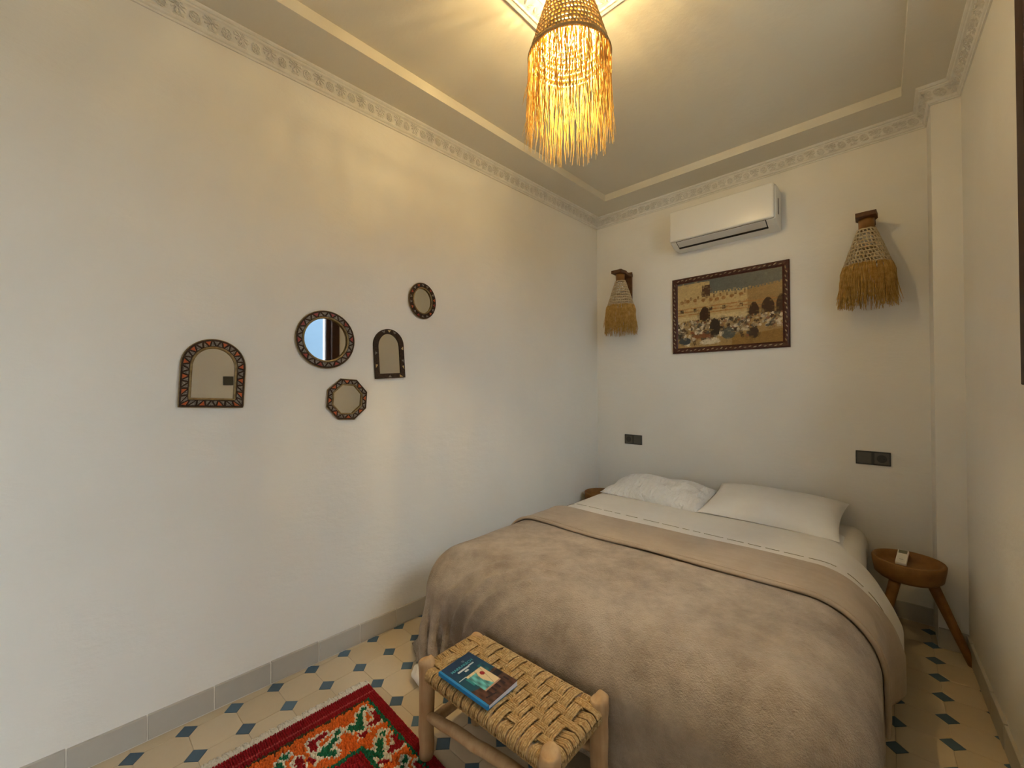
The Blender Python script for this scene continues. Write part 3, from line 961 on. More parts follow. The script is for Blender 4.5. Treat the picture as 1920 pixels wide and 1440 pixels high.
for i in range(ns_):
    for j in range(nt_):
        a = i * (nt_ + 1) + j
        F_.append((a, a + nt_ + 1, a + nt_ + 2, a + 1)[::-1])
def paint(o, cols):
    ca = o.data.color_attributes.new('pigment', 'FLOAT_COLOR', 'POINT')
    arr = np.ones((len(cols), 4), dtype=np.float32); arr[:, :3] = np.asarray(cols, dtype=np.float32)
    ca.data.foreach_set('color', arr.ravel())
cv = mobj('cover', V_, F_, MAT['cover'], book, True); paint(cv, C_)
md = cv.modifiers.new('thickness', 'SOLIDIFY'); md.thickness = .0006
V_, F_ = [], []
n = 24
for i in range(n + 1):
    s = i / n
    for t in (0.004, .996):
        V_.append((-BL / 2 + BL * t, -BW / 2 + .002 + (BW - .003) * s, .0008)); V_.append((-BL / 2 + BL * t, -BW / 2 + .002 + (BW - .003) * s, BT - .0005 + lift(s, t)))
for i in range(n):
    a = 4 * i
    F_ += [(a, a + 4, a + 5, a + 1), (a + 2, a + 3, a + 7, a + 6), (a + 1, a + 5, a + 7, a + 3), (a, a + 2, a + 6, a + 4)]
F_ += [(0, 1, 3, 2), (4 * n, 4 * n + 2, 4 * n + 3, 4 * n + 1)]
mobj('pages', V_, F_, MAT['paper'], book)
boxobj('spine', (-BL / 2, BL / 2, -BW / 2 - .0012, -BW / 2 + .0085, 0, BT + .0012), MAT['spine'], book, .0012)
boxobj('back_cover', (-BL / 2, BL / 2, -BW / 2, BW / 2, 0, .0008), MAT['spine'], book)
def text_obj(name, body, size, m, parent, matrix, squeeze=1.0):
    cu = bpy.data.curves.new(name, 'FONT'); cu.body = body; cu.size = size; cu.align_x = 'CENTER'; cu.align_y = 'CENTER'; cu.extrude = .0002; cu.offset = size * .012
    to = bpy.data.objects.new(name + '_src', cu); COL.objects.link(to)
    dg = bpy.context.evaluated_depsgraph_get()
    me = bpy.data.meshes.new_from_object(to.evaluated_get(dg))
    bpy.data.objects.remove(to, do_unlink=True)
    me.materials.append(m)
    return share(name, me, parent, matrix @ Matrix.Diagonal((squeeze, 1, 1, 1)))
def on_cover(s, t, dz=.0005):
    x, y = -BL / 2 + BL * t, -BW / 2 + BW * s
    sl = (lift(s + .02, t) - lift(s - .02, t)) / (.04 * BW)
    m = Matrix.Identity(4)
    u = Vector((0, 1, sl)).normalized(); w_ = Vector((-1, 0, 0)); nn_ = u.cross(w_)
    for i in range(3): m[i][0], m[i][1], m[i][2] = u[i], w_[i], nn_[i]
    m[0][3], m[1][3], m[2][3] = x, y, BT + lift(s, t) + dz
    return m
text_obj('title', 'MARRAKECH', .0165, MAT['title'], cv, on_cover(.50, .175), 1.0)
for nm, s, t, w_, h_ in (('subtitle_line', .44, .245, .050, .0075), ('subtitle_line', .70, .235, .024, .006), ('subtitle_line', .47, .295, .016, .008), ('author_line', .20, .385, .030, .0035)):
    boxobj(nm, (-w_ / 2, w_ / 2, -h_ / 2, h_ / 2, 0, .0003), MAT['grey_ink'], cv, matrix=on_cover(s, t, .0004))
g = Geo(); g.lathe([(0, 0), (.006, 0), (.006, .0003), (0, .0003)], 20)
g.obj('emblem', mat('emblem_ink', (.06, .12, .20), .4)[0], cv, matrix=on_cover(.62, .105, .0004))

# ================================================================== RUG
ra = math.radians(3.0)
RE1, RE2 = Vector((math.cos(ra), -math.sin(ra), 0)), Vector((-math.sin(ra), -math.cos(ra), 0))
rugm = Matrix.Identity(4)
for i in range(3): rugm[i][0], rugm[i][1] = RE1[i], -RE2[i]
rugm[0][3], rugm[1][3] = 0.310, 0.764
rug = empty('wool_rug', rugm)
setp(rug, 'shaggy red and orange wool rug with green and white motifs', 'rug')
RA, RB = .78, 1.40
RED, DRED, ORG, GRN, WHT, PNK = (.285, .006, .012), (.17, .005, .009), (.72, .145, .020), (.010, .145, .072), (.76, .70, .58), (.46, .06, .06)
def seg_d(p, a, b_):
    ax, ay = a; bx, by = b_; dx, dy = bx - ax, by - ay
    t = 0 if dx == dy == 0 else max(0, min(1, ((p[0] - ax) * dx + (p[1] - ay) * dy) / (dx * dx + dy * dy)))
    return math.hypot(p[0] - ax - t * dx, p[1] - ay - t * dy)
SHP = [(RED, (-.005, -.048), (.040, -.046), .0125), (RED, (.043, -.044), (.040, -.008), .0125), (GRN, (-.050, -.022), (-.050, -.022), .0125),
       (GRN, (-.028, .004), (.030, .028), .0125), (GRN, (.034, .030), (-.006, .060), .0115), (RED, (.070, .028), (.064, .040), .0115)]
def motif(p, q):
    best = None; bd_ = 1
    for col_, a, b_, r in SHP:
        d_ = seg_d((p, q), a, b_) - r
        if d_ < bd_: bd_, best = d_, col_
    if bd_ < 0: return best
    if bd_ < .0105: return WHT
    return None
INA, INB = .295, .165
def rug_color(a, b_):
    """a from the left edge, b from the far edge, both metres"""
    ja, jb = a + RND.uniform(-.003, .003), b_ + RND.uniform(-.003, .003)
    ra_ = RA - ja; rb_ = RB - jb
    e1, e2 = min(ja, ra_), min(jb, rb_)
    if e1 < .082 or e2 < .040:
        return RED
    if e1 < .094 or e2 < .054: return GRN if e2 < .054 else (.07, .05, .02)
    if INA < ja < RA - INA and INB < jb < RB - INB:
        if ja < INA + .016 or ja > RA - INA - .016 or jb < INB + .016 or jb > RB - INB - .016: return GRN
        return RED
    # motif rows in the orange border
    if jb < INB + .0 or jb > RB - INB:
        cx_ = .180 + .165 * round((ja - .180) / .165); cy_ = .108 if jb < .5 else RB - .108
        if .12 < cx_ < RA - .10: mm = motif(ja - cx_, jb - cy_)
        else: mm = None
    else:
        cy_ = .108 + .150 * round((jb - .108) / .150); cx_ = .192 if ja < RA / 2 else RA - .192
        mm = motif((jb - cy_), (ja - cx_)) if int(round((jb - .108) / .15)) % 2 else motif(ja - cx_, jb - cy_)
    return mm if mm else ORG
bk = boxobj('backing', (0, RA, -RB, 0, .001, .009), MAT['wool'], rug, .002)
paint(bk, [DRED] * len(bk.data.vertices))
g = Geo(); cols = []
st = .0082
na, nb_ = int(RA / st), int(RB / st)
for i in range(na):
    for j in range(nb_):
        a = (i + .5 + .25 * (j % 2)) * st; b_ = (j + .5) * st
        col_ = rug_color(a, b_)
        flat = col_ == RED and (a < .085 or b_ < .042 or a > RA - .085 or b_ > RB - .042)
        ht = (.013 if not flat else .0115) + RND.uniform(-.002, .003) * (0.3 if flat else 1.0)
        if flat and abs(a - .052) < .004: col_ = PNK
        r = st * (.66 if not flat else .62)
        lx, ly = RND.uniform(-.003, .003) * (0.25 if flat else 1), RND.uniform(-.003, .003) * (0.25 if flat else 1)
        th0 = RND.uniform(0, 1)
        x, y = a + (0 if flat else RND.uniform(-.0012, .0012)), -b_ + (0 if flat else RND.uniform(-.0012, .0012))
        base = len(g.v)
        for k_ in range(5):
            an = th0 + k_ * 2 * PI / 5
            g.v.append((x + r * math.cos(an), y + r * math.sin(an), .006))
        for k_ in range(5):
            an = th0 + .3 + k_ * 2 * PI / 5
            g.v.append((x + lx + r * .72 * math.cos(an), y + ly + r * .72 * math.sin(an), .006 + ht * .75))
        g.v.append((x + lx * 1.3, y + ly * 1.3, .006 + ht))
        sh = RND.uniform(.82, 1.16)
        cols += [tuple(min(1, c_ * sh) for c_ in col_)] * 11
        for k_ in range(5):
            l_ = (k_ + 1) % 5
            g.f.append((base + k_, base + l_, base + 5 + l_, base + 5 + k_)); g.m.append(0)
            g.f.append((base + 5 + k_, base + 5 + l_, base + 10)); g.m.append(0)
pile = g.obj('wool_pile', MAT['wool'], rug, True); paint(pile, cols)
pile['kind'] = 'stuff'
g = Geo()
yy = 0.0
while yy < RB:
    for _ in range(3):
        L_ = RND.uniform(.026, .050); y_ = -yy + RND.uniform(-.004, .004); dy_ = RND.uniform(-.012, .012); z_ = RND.uniform(.004, .010)
        g.tube([(.004, y_, .011), (-.4 * L_, y_ + dy_ * .3, z_ + .004), (-.75 * L_, y_ + dy_ * .8, z_), (-L_, y_ + dy_ * 1.2, .0035)], [.003, .0042, .0046, .0026], 5)
    yy += .0058
fr_ = g.obj('cotton_fringe', MAT['cotton'], rug); fr_['kind'] = 'stuff'

# ================================================================== MIRRORS
def resample(pts, n):
    P = np.asarray(pts, float); Q = np.vstack([P, P[:1]])
    d = np.concatenate([[0], np.cumsum(np.linalg.norm(np.diff(Q, axis=0), axis=1))])
    s = np.linspace(0, d[-1], n, endpoint=False)
    return np.stack([np.interp(s, d, Q[:, 0]), np.interp(s, d, Q[:, 1])], -1)
def arch_outline(w, h):
    r = w / 2; yc_ = h / 2 - r
    p = [(-w / 2, -h / 2), (w / 2, -h / 2)]
    p += [(r * math.cos(a), yc_ + r * math.sin(a)) for a in np.linspace(0, PI, 33)]
    return p
def ellipse_outline(w, h): return [(w / 2 * math.cos(a), h / 2 * math.sin(a)) for a in np.linspace(0, 2 * PI, 64, endpoint=False)]
def octagon_outline(w): return [(w / 2 / math.cos(PI / 8) * math.cos(a), w / 2 / math.cos(PI / 8) * math.sin(a)) for a in np.linspace(0, 2 * PI, 8, endpoint=False) + PI / 8]

def mirror_obj(name, label, outline, bw, mtx, ninl, colours, glass_tilt=0.0, tilt_x=0.0, lip=True, th=.012):
    """bw = frame width; colours = callable(k) -> material or None"""
    e = empty(name, mtx)
    setp(e, label, 'mirror', 'small inlaid mirrors on the left wall')
    O = np.asarray(outline, float)
    lo, hi = O.min(0), O.max(0); cc = (lo + hi) / 2; sz = hi - lo
    def inset(P, b_): return cc + (P - cc) * ((sz - 2 * b_) / sz)
    n = len(O)
    I = inset(O, bw)
    g = Geo()
    v = [(x, y, 0.001) for x, y in O] + [(x, y, th) for x, y in O] + [(x, y, th) for x, y in I] + [(x, y, .003) for x, y in I]
    f = []
    for i in range(n):
        j = (i + 1) % n
        f += [(i, j, n + j, n + i), (n + i, n + j, 2 * n + j, 2 * n + i), (2 * n + i, 2 * n + j, 3 * n + j, 3 * n + i)]
    f.append(tuple(range(n - 1, -1, -1)))
    g.add(v, f)
    g.obj('frame', MAT['frame_dark'], e, smooth=False)
    gl_ = mobj('mirror_glass', [(x, y, .0) for x, y in inset(O, bw * .9)], [tuple(range(n))], MAT['mirror'], e,
               matrix=Matrix.Translation((0, 0, .0055)) @ Matrix.Rotation(glass_tilt, 4, 'Y') @ Matrix.Rotation(tilt_x, 4, 'X'))
    if lip:
        R_ = resample(inset(O, bw - .001), 96 if n > 12 else 160)
        g = Geo(); g.tube([(x, y, th - .0005) for x, y in R_], bw * .14, 8, closed=True)
        g.obj('brass_lip', MAT['brass'], e)
        R_ = resample(O, 96 if n > 12 else 160)
        g = Geo(); g.tube([(x, y, th - .004) for x, y in R_], bw * .10, 6, closed=True)
        g.obj('outer_rim', MAT['brass'], e)
    no = 720
    A, B = resample(inset(O, bw * .14), no), None
    Bf = cc + (A - cc) * ((sz - 2 * bw * .80) / (sz - 2 * bw * .14))
    for k_ in range(ninl):
        i0, i1 = int(k_ * no / ninl), int((k_ + 1) * no / ninl)
        im = ((i0 + i1) // 2) % no; g2 = max(1, int(no / ninl * .04))
        m = colours(k_)
        if m is None: continue
        if k_ % 2 == 0: tri = [A[(i0 - no // ninl // 3 + g2) % no], A[(i1 + no // ninl // 3 - g2) % no], Bf[im]]
        else: tri = [Bf[(i1 + no // ninl // 3 - g2) % no], Bf[(i0 - no // ninl // 3 + g2) % no], A[im]]
        tri = np.asarray(tri); tc_ = tri.mean(0)
        area = (tri[1] - tri[0])[0] * (tri[2] - tri[0])[1] - (tri[1] - tri[0])[1] * (tri[2] - tri[0])[0]
        if area < 0: tri = tri[::-1]
        tri = tc_ + (tri - tc_) * .86
        vv = [(x, y, th - .001) for x, y in tri] + [(*(tc_ + (p - tc_) * .80), th + .0014) for p in tri]
        mobj('inlay', vv, [(0, 1, 4, 3), (1, 2, 5, 4), (2, 0, 3, 5), (3, 4, 5)], m, e)
    return e
def seq(pattern):
    key = {'o': MAT['inlay_orange'], 'r': MAT['inlay_red'], 'b': MAT['inlay_bone'], 'c': MAT['inlay_cream'], '.': None}
    return lambda k_: key[pattern[k_ % len(pattern)]]
RZ = lambda d_: Matrix.Rotation(math.radians(d_), 4, 'Z')
mirror_obj('arched_mirror', 'wide arched mirror with orange and bone inlay, leftmost on the wall', arch_outline(.222, .284), .034,
           on_left(.253, 1.417, .001) @ RZ(-2.5), 56, seq('obbb' 'obbb'))
mirror_obj('round_mirror', 'round red and bone inlaid mirror reflecting the bright window', ellipse_outline(.286, .286), .034,
           on_left(.7155, 1.5985, .001), 40, seq('rbbb'), glass_tilt=math.radians(2.2))
mirror_obj('octagonal_mirror', 'small octagonal inlaid mirror below the round one', octagon_outline(.206), .029,
           on_left(.8235, 1.296, .001) @ RZ(-3.5), 32, seq('bbob'), tilt_x=math.radians(1.6))
mirror_obj('narrow_arched_mirror', 'narrow arched mirror in dark frame with few cream triangles', arch_outline(.184, .276), .027,
           on_left(1.062, 1.548, .001) @ RZ(3.5), 44, seq('....b...c...c.b...c.....b.c.b...'), lip=False)
mirror_obj('oval_mirror', 'small oval dark inlaid mirror, highest on the left wall', ellipse_outline(.186, .212), .030,
           on_left(1.2805, 1.879, .001) @ RZ(4), 36, seq('o.b.r.b.b.'))

# ================================================================== PICTURE
PW, PH, PF = .800, .598, .042
pic = empty('framed_picture', on_back(1.200, 1.925, .001))
setp(pic, 'framed picture of a crowded sandy courtyard below the air conditioner', 'picture')
def rail(L, w):   # mitred moulding along x, outer edge y=0, inner edge y=w
    prof_ = [(0, 0), (0, .016), (.006, .022), (.012, .0235), (.030, .0205), (.034, .016), (w, .012), (w, 0)]
    v, f = [], []
    for y, z in prof_:
        v += [(-L / 2 + y, y, z), (L / 2 - y, y, z)]
    k_ = len(prof_)
    f = [(2 * i, 2 * i + 1, 2 * i + 3, 2 * i + 2) for i in range(k_ - 1)]
    return v, f
om_ = None
bmx = bmesh.new()
bmesh.ops.create_icosphere(bmx, subdivisions=1, radius=1.0)
for v_ in bmx.verts:
    v_.co = Vector((v_.co.x * .0125, v_.co.y * .0042 + .30 * v_.co.x * .0125, v_.co.z * .0032))
leafm = bpy.data.meshes.new('gilt_leaf'); bmx.to_mesh(leafm); bmx.free(); leafm.materials.append(MAT['gilt'])
leafm.polygons.foreach_set('use_smooth', np.ones(len(leafm.polygons), dtype=bool))
for L_, rot, tx, ty in ((PW, 0, 0, -PH / 2), (PW, 180, 0, PH / 2), (PH, 90, PW / 2, 0), (PH, -90, -PW / 2, 0)):
    v, f = rail(L_, PF)
    rl = mobj('frame_rail', v, f, MAT['picture_frame'], pic, False, matrix=Matrix.Translation((tx, ty, 0)) @ RZ(rot))
    nlf = int(round((L_ - .05) / .033))
    for k_ in range(nlf):
        x = -L_ / 2 + .035 + (L_ - .07) * (k_ + .5) / nlf
        share('gilt_leaf', leafm, rl, Matrix.Translation((x, .0195 + .003 * (-1) ** k_, .0225)) @ RZ(RND.uniform(-14, 14)) @ Matrix.Diagonal((RND.uniform(.85, 1.1), RND.uniform(.9, 1.3), 1, 1)))
# a plain generic courtyard view: cream arcade, strip of sky, seated crowd, sandy ground
nw_, nh_ = 260, 188
rs = np.random.RandomState(33)
U_, V2 = np.meshgrid(np.linspace(0, 1, nw_ + 1), np.linspace(0, 1, nh_ + 1), indexing='ij')
img = np.zeros((nw_ + 1, nh_ + 1, 3))
def lay(mask, c_, a=1.0):
    global img
    mk = (np.asarray(mask, float) * a)[..., None]
    img = img * (1 - mk) + np.array(c_) * mk
jit = rs.uniform(-.5, .5, img.shape[:2])
lay(V2 > -1, (.11, .115, .10))                                                # hazy sky
top = .80 - .05 * U_ + .16 * np.clip(U_ - .70, 0, 1)
top = np.where(U_ < .34, .97, top + .025 * (np.abs((U_ * 34) % 1 - .5) < .28))
lay(V2 < top, (.50, .36, .16))
lay((V2 < top) & (U_ > .70), (.30, .19, .07))
for y_ in (.50, .545, .59): lay((np.abs(V2 - y_ - .01 * np.sin(3 * U_)) < .008) & (V2 < top), (.36, .17, .05))
lay((V2 < .47) & (U_ < .70), (.56, .43, .22))
for k_ in range(9):
    u0 = .05 + k_ * .073 + .01 * math.sin(k_ * 5)
    lay((U_ - u0) ** 2 * 1.8 + (V2 - (.70 + .012 * math.sin(k_))) ** 2 < .00075, (.27, .13, .04))
    lay((np.abs(U_ - u0 - .034) < .010) & (np.abs(V2 - .745) < .022), (.20, .11, .04))
    if k_ % 2 == 0: lay((np.abs(U_ - u0) < .016) & (np.abs(V2 - .56) < .026), (.055, .028, .015))
for u0, w_, t_ in ((.29, .055, .60), (.755, .045, .58), (.875, .055, .62), (.985, .04, .64)):
    lay((np.abs(U_ - u0) < w_) & (V2 < t_ - ((U_ - u0) / w_) ** 2 * .10) & (V2 > .40), (.045, .018, .008))
lay((np.abs(U_ - .305) < .040) & (np.abs(V2 - .83) < .085), (.07, .03, .015))
lay(V2 < .385 + .03 * np.sin(9 * U_), (.36, .23, .085))                        # ground
lay((V2 < .26 - .10 * U_ + .04 * np.sin(7 * U_)) & (U_ > .55), (.27, .15, .04))
pal = [(.035, .016, .010), (.06, .03, .018), (.60, .50, .33), (.66, .57, .41), (.05, .045, .035), (.22, .08, .035), (.30, .22, .12), (.09, .085, .07)]
for k_ in range(520):
    v0 = .40 - .34 * rs.rand() ** 1.5
    u0 = rs.rand()
    if v0 < .24 and u0 > .78 - .5 * (v0 - .1): continue
    if v0 < .16 and rs.rand() < .75: continue
    s_ = .011 + .034 * (.42 - v0)
    lay(((U_ - u0) / (s_ * rs.uniform(.6, 1.3))) ** 2 + ((V2 - v0) / (s_ * rs.uniform(.9, 1.9))) ** 2 < 1, pal[rs.randint(len(pal))], .9)
for u0, v0, w_, h_, c_ in ((.39, .27, .050, .135, (.030, .019, .012)), (.52, .17, .065, .075, (.085, .090, .075)), (.75, .155, .045, .080, (.05, .026, .014)), (.08, .105, .065, .055, (.055, .060, .060)), (.34, .075, .105, .038, (.62, .53, .36)), (.25, .165, .09, .03, (.20, .075, .03))):
    lay(((U_ - u0) / w_) ** 2 + ((V2 - v0) / h_) ** 2 < 1, c_)
for k_ in range(2600):
    i0, j0 = rs.randint(0, nw_), rs.randint(0, nh_)
    a_, b_ = rs.randint(1, 5), rs.randint(1, 4)
    blk_ = img[max(0, i0 - a_):i0 + a_, max(0, j0 - b_):j0 + b_]
    src_ = img[np.clip(i0 + rs.randint(-7, 8), 0, nw_), np.clip(j0 + rs.randint(-6, 7), 0, nh_)]
    blk_ += (src_ * rs.uniform(.65, 1.35) - blk_) * .30
img *= (1 + .25 * jit[..., None])
iw, ih = PW / 2 - PF + .003, PH / 2 - PF + .003
V_ = np.stack([-iw + 2 * iw * U_, -ih + 2 * ih * V2, np.full_like(U_, .0115)], -1).reshape(-1, 3)
F_ = [(i * (nh_ + 1) + j, (i + 1) * (nh_ + 1) + j, (i + 1) * (nh_ + 1) + j + 1, i * (nh_ + 1) + j + 1) for i in range(nw_) for j in range(nh_)]
pr_ = mobj('print', V_, F_, MAT['print'], pic); paint(pr_, np.clip(img, 0, 1).reshape(-1, 3))
boxobj('backing_board', (-PW / 2 + .01, PW / 2 - .01, -PH / 2 + .01, PH / 2 - .01, 0, .010), MAT['frame_dark'], pic)

# ================================================================== AIR CONDITIONER
ac = empty('air_conditioner', on_back(1.205, 2.57, .001))
setp(ac, 'white split air conditioner mounted high on the back wall', 'air conditioner')
AW = .350
sec = [(0, -.138), (.075, -.138), (.110, -.130), (.150, -.118), (.196, -.098), (.206, -.086), (.203, -.02), (.196, .10), (.186, .126), (.17, .137), (.0, .137)]   # (out, up)
g = Geo()
body = [(0, -.138), (.090, -.138), (.13, -.128), (.180, -.104), (.180, .118), (.160, .134), (0, .134)]
def extr(g, sec_, x0, x1, bev):
    n = len(sec_); c0 = np.mean(sec_, 0)
    v = []
    for x, s in ((x0, .94), (x0 + bev * .3, .98), (x0 + bev, 1), (x1 - bev, 1), (x1 - bev * .3, .98), (x1, .94)):
        for o_, u_ in sec_:
            q = c0 + (np.array([o_, u_]) - c0) * s
            v.append((x, q[1], max(q[0], 0)))
    f = []
    for a in range(5):
        for i in range(n):
            j = (i + 1) % n
            f.append((a * n + i, a * n + j, (a + 1) * n + j, (a + 1) * n + i))
    f += [tuple(range(n - 1, -1, -1)), tuple(5 * n + i for i in range(n))]
    g.add(v, f)
extr(g, body, -AW, AW, .010)
o = g.obj('housing', MAT['ac_white'], ac, smooth=False)
bm = bmesh.new(); box(bm, -AW + .002, AW - .006, -.100, .134, .172, .205, .012, 4)
bobj('front_panel', bm, MAT['ac_white'], ac, True)
# outlet: dark mouth with a louvre
lv = Matrix.Translation((0, -.1165, .150)) @ Matrix.Rotation(math.radians(-26), 4, 'X')
boxobj('air_outlet', (-AW + .045, AW - .055, -.004, .004, -.043, .036), MAT['dark_slot'], ac, matrix=lv)
boxobj('louvre', (-AW + .050, AW - .060, -.0075, -.0025, -.022, .038), MAT['ac_grey'], ac, .002, matrix=lv)
boxobj('side_vent', (AW - .004, AW + .001, -.055, .055, .092, .112), MAT['dark_slot'], ac, .002)

# ================================================================== SOCKETS AND SWITCH
def plate(name, label, mtx, cells, group=None):
    n = len(cells); w_ = .0805
    e = empty(name, mtx)
    setp(e, label, 'wall switch' if n == 1 else 'socket', group)
    boxobj('surround', (-n * w_ / 2, n * w_ / 2, -.041, .041, 0, .009), MAT['socket_frame'], e, .002)
    for i, c_ in enumerate(cells):
        cx_ = (i - (n - 1) / 2) * w_
        fc = boxobj('socket_insert' if c_ == 's' else 'rocker', (cx_ - .0335, cx_ + .0335, -.0335, .0335, .004, .0105), MAT['socket_face'], e, .0012)
        if c_ == 's':
            g = Geo(); g.lathe([(.0215, .0106), (.0235, .0112), (.020, .0112), (.0185, .0108), (0, .0108)], 28, cx=cx_)
            g.obj('socket_well', MAT['socket_frame'], fc, False)
            for dx in (-.0095, .0095):
                g = Geo(); g.lathe([(0, .0114), (.0028, .0114), (.0028, .0107)], 10, cx=cx_ + dx)
                g.obj('pin_hole', MAT['dark_slot'], fc, False)
    return e
plate('double_socket', 'black double socket plate near the left corner above the crumpled pillow', on_back(.4435, .9025, .001), 'sb', 'double sockets on the back wall')
plate('double_socket', 'black double socket plate right of the pillows over the bowl table', on_back(2.013, .919, .001), 'bs', 'double sockets on the back wall')
plate('light_switch', 'black light switch on the window wall, seen only in the leftmost mirror', on_right(.65, 1.43, .001), 'b')

# ================================================================== RAFFIA SHADES
def weave(g, rings, nst, tr, ts, sx=1.0, sy=1.0, rs=None, tilt=0.0):
    """rings = [(radius, z)...]; crochet rows: tubes round each ring, slanted stitches between"""
    m = 72
    def pt(r, z, a): return (r * sx * math.cos(a), r * sy * math.sin(a), z + tilt * r * math.sin(a))
    for r, z in rings:
        ph = rs.uniform(0, 6)
        g.tube([pt(r * (1 + .008 * math.sin(5 * a + ph)), z + .0012 * math.sin(7 * a + ph), a) for a in np.linspace(0, 2 * PI, m, endpoint=False)], tr, 6, closed=True)
    for k_ in range(len(rings) - 1):
        (ra_, za), (rb_, zb) = rings[k_], rings[k_ + 1]
        n = max(10, int(nst * (ra_ + rb_) / 2 / rings[-1][0]))
        a0 = rs.uniform(0, 1)
        for i in range(n):
            a = a0 + 2 * PI * i / n + rs.uniform(-.012, .012); da = 2 * PI / n * .45
            bul = 1.0 + .006
            g.tube([pt(ra_, za, a), pt((ra_ + rb_) / 2 * bul + .0015, (za + zb) / 2, a + da * .5), pt(rb_, zb, a + da)], ts * rs.uniform(.8, 1.15), 5, caps=False)
def fringe(g, r, z, n, L, Lj, sx, sy, flare, rs, rad=.0011, bulge=0.0, tilt=0.0):
    for i in range(n):
        a = rs.uniform(0, 2 * PI); rr = r * rs.uniform(.95, 1.02)
        l_ = L * (1 - Lj * rs.rand() ** 1.6)
        ox, oy = rs.normal(0, .008), rs.normal(0, .008)
        fl = flare * rs.uniform(.5, 1.4)
        p = []
        for t in (0, .06, .2, .4, .6, .8, 1.0):
            k_ = rr * (1 + bulge * min(1, t * 8) + fl * t)
            wv = .0022 * math.sin(9 * t + i)
            p.append((k_ * sx * math.cos(a) + ox * t * t + wv, k_ * sy * math.sin(a) + oy * t * t + wv, z - l_ * t + tilt * r * math.sin(a)))
        g.tube(p, [rad, rad * 1.15, rad * 1.15, rad, rad, rad * .9, rad * .5], 4, caps=False)

# pendant lamp over the middle of the room
PXC, PYC, RIMZ = 1.176, 1.113, 2.612
lamp = empty('pendant_lamp', Matrix.Translation((PXC, PYC, HT)))
setp(lamp, 'lit woven raffia pendant lamp with long golden fringe below ceiling rosette', 'pendant lamp')
rs = np.random.RandomState(5)
zz = lambda z: z - HT
g = Geo()
nr = 16
rings = []
for k_ in range(nr):
    t = k_ / (nr - 1)
    r = .048 + (.152 - .048) * (t ** .85)
    rings.append((r, zz(2.915 + (RIMZ - 2.915) * t)))
weave(g, rings, 74, .0052, .0043, rs=rs)
g.obj('woven_shade', MAT['raffia'], lamp)
g = Geo()
g.tube([(.1535 * math.cos(a), .1535 * math.sin(a), zz(RIMZ)) for a in np.linspace(0, 2 * PI, 72, endpoint=False)], .0065, 8, closed=True)
g.obj('rim_braid', MAT['raffia'], lamp)
g = Geo(); g.lathe([(.006, zz(2.918)), (.030, zz(2.921)), (.050, zz(2.916)), (.050, zz(2.911)), (.030, zz(2.914)), (.006, zz(2.912)), (.006, zz(2.918))], 28)
g.obj('added_light_cap', MAT['raffia'], lamp)  # unseen cap, added to hold bulb light off the rosette
g = Geo(); fringe(g, .153, zz(RIMZ), 400, .335, .62, 1, 1, .035, rs, .0015)
fo = g.obj('fringe', MAT['fringe'], lamp); fo['kind'] = 'stuff'
g = Geo(); g.tube([(0, 0, -.03), (0, 0, zz(2.86))], .004, 8); g.obj('cord', MAT['cord'], lamp)
g = Geo(); g.lathe([(0, -.021), (.055, -.021), (.052, -.045), (.02, -.058), (0, -.058)], 32); g.obj('ceiling_cup', MAT['wood_pale'], lamp)
g = Geo(); g.lathe([(0, zz(2.875)), (.019, zz(2.875)), (.021, zz(2.83)), (.016, zz(2.815)), (0, zz(2.815))], 20); g.obj('lamp_holder', MAT['cord'], lamp)
g = Geo(); g.lathe([(0, zz(2.815)), (.009, zz(2.812)), (.013, zz(2.80)), (.017, zz(2.785)), (.017, zz(2.773)), (.011, zz(2.760)), (0, zz(2.756))], 24)
g.obj('bulb', MAT['bulb'], lamp)

# carved ceiling rosette: square plate with cut corners
ros = empty('ceiling_rosette', Matrix.Translation((PXC, PYC, HT)) @ RZ(-2.0))
setp(ros, 'carved plaster rosette plate with cut corners above the pendant lamp', 'ceiling rosette')
hs_, ct = .262, .105
pl = [(-hs_ + ct, -hs_), (hs_ - ct, -hs_), (hs_, -hs_ + ct), (hs_, hs_ - ct), (hs_ - ct, hs_), (-hs_ + ct, hs_), (-hs_, hs_ - ct), (-hs_, -hs_ + ct)]
v, f = prism_xy(pl, -.020, 0.0)
mobj('plate', v, f, MAT['cornice'], ros)
bm = bmesh.new()
for r_, w_ in ((.235, .010), (.160, .008)):
    k_ = r_ / hs_
    pts = [(x * k_, y * k_, -.021) for x, y in pl]
    g = Geo(); g.tube(resample([(x, y) for x, y, _ in pts], 120).tolist() and [(x, y, -.021) for x, y in resample([(x, y) for x, y, _ in pts], 120)], w_ * .6, 6, closed=True)
    g.obj('moulding', MAT['cornice'], ros)
bm.free()
bmx = bmesh.new(); bmesh.ops.create_icosphere(bmx, subdivisions=1, radius=1.0)
for v_ in bmx.verts: v_.co = Vector((v_.co.x * .016, v_.co.y * .006, v_.co.z * .007))
pet = bpy.data.meshes.new('carved_leaf'); bmx.to_mesh(pet); bmx.free(); pet.materials.append(MAT['cornice'])
bd_ = resample([(x * .205 / hs_, y * .205 / hs_) for x, y in pl], 52)
for k_, (x, y) in enumerate(bd_):
    share('carved_leaf', pet, ros, Matrix.Translation((x, y, -.021)) @ RZ(math.degrees(math.atan2(y, x)) + (35 if k_ % 2 else -35)))

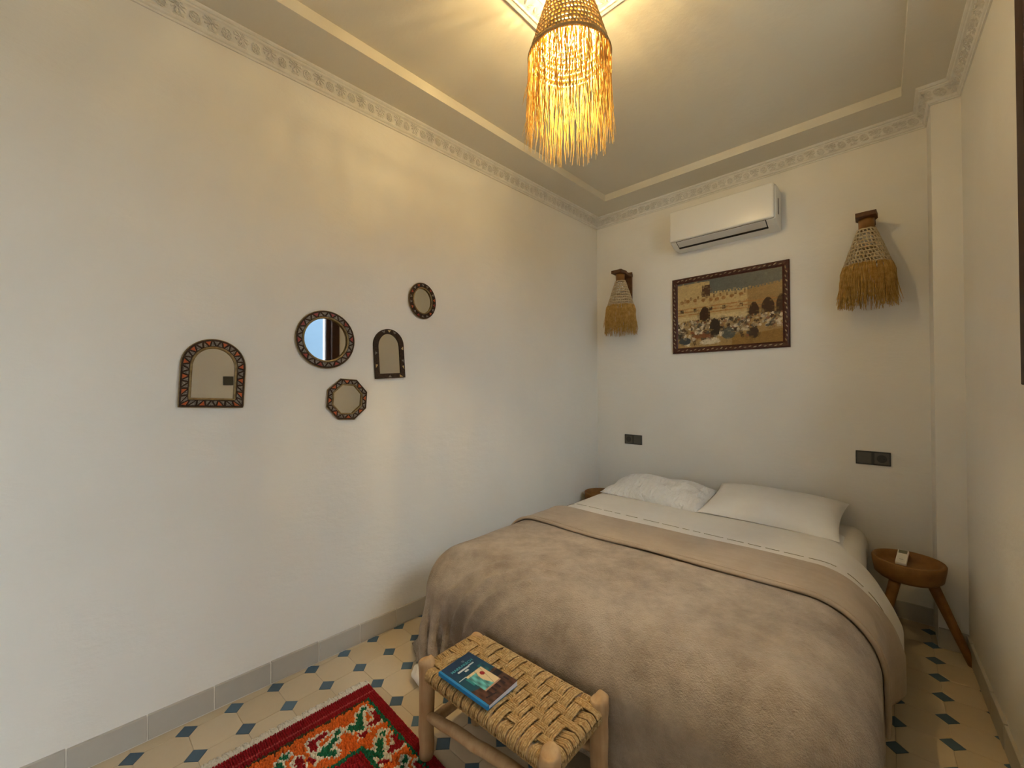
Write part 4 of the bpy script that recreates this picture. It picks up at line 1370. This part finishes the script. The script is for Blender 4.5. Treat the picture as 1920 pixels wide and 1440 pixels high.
# wall sconces
def sconce(name, label, mtx, sc, seed):
    """local frame: x along the wall, y up, z out of the wall; origin at the arm's root"""
    e = empty(name, mtx)
    setp(e, label, 'wall lamp', 'raffia wall lamps on the back wall')
    rs = np.random.RandomState(seed)
    boxobj('back_plate', (-.034, .034, -.215, .030, 0, .018), MAT['wood_dark'], e, .003)
    g = Geo()
    v, f = prism_xy([(-.036, 0), (.036, 0), (.036, .10), (.050, .135), (.046, .225), (-.046, .225), (-.050, .135), (-.036, .10)], -.012, .012)
    v = [(x, z, y) for x, y, z in v]
    mobj('arm', v, [q[::-1] for q in f], MAT['wood_dark'], e)
    O_ = .155
    up2 = Matrix(((1, 0, 0, 0), (0, 0, 1, 0), (0, -1, 0, O_), (0, 0, 0, 1)))     # z-up geometry into the wall frame
    g = Geo(); g.lathe([(0, -.075), (.036, -.075), (.037, -.015), (.034, -.012), (0, -.012)], 24); g.obj('wooden_collar', MAT['wood_warm'], e, True, up2)
    g = Geo(); g.lathe([(0, .012), (.018, .012), (.021, .020), (.016, .031), (0, .034)], 20); g.obj('peg_knob', MAT['wood_warm'], e, True, up2)
    g = Geo(); rings = []
    for k_ in range(10):
        t = k_ / 9
        rings.append(((.040 + .066 * t ** .95) * sc, -.075 - .205 * t))
    weave(g, rings, 40, .0050, .0036, 1.0, .82, rs)
    g.obj('woven_shade', MAT['raffia_sconce'], e, True, up2)
    g = Geo(); fringe(g, .106 * sc, -.278, 480, .255, .42, 1.0, .84, .10, rs, .0018, .10)
    fo = g.obj('fringe', MAT['fringe_sconce'], e, True, up2); fo['kind'] = 'stuff'
    g = Geo(); g.lathe([(.0, -.08), (.018, -.08), (.03, -.13), (.028, -.16), (.0, -.18)], 16); g.obj('bulb', MAT['remote'], e, True, up2)
    return e
sconce('wall_sconce', 'unlit raffia wall lamp in the corner left of the picture', on_back(.410, 2.335, .001), 1.05, 12)
sconce('wall_sconce', 'unlit raffia wall lamp right of the picture and air conditioner', on_back(2.004, 2.348, .001), 1.0, 14)
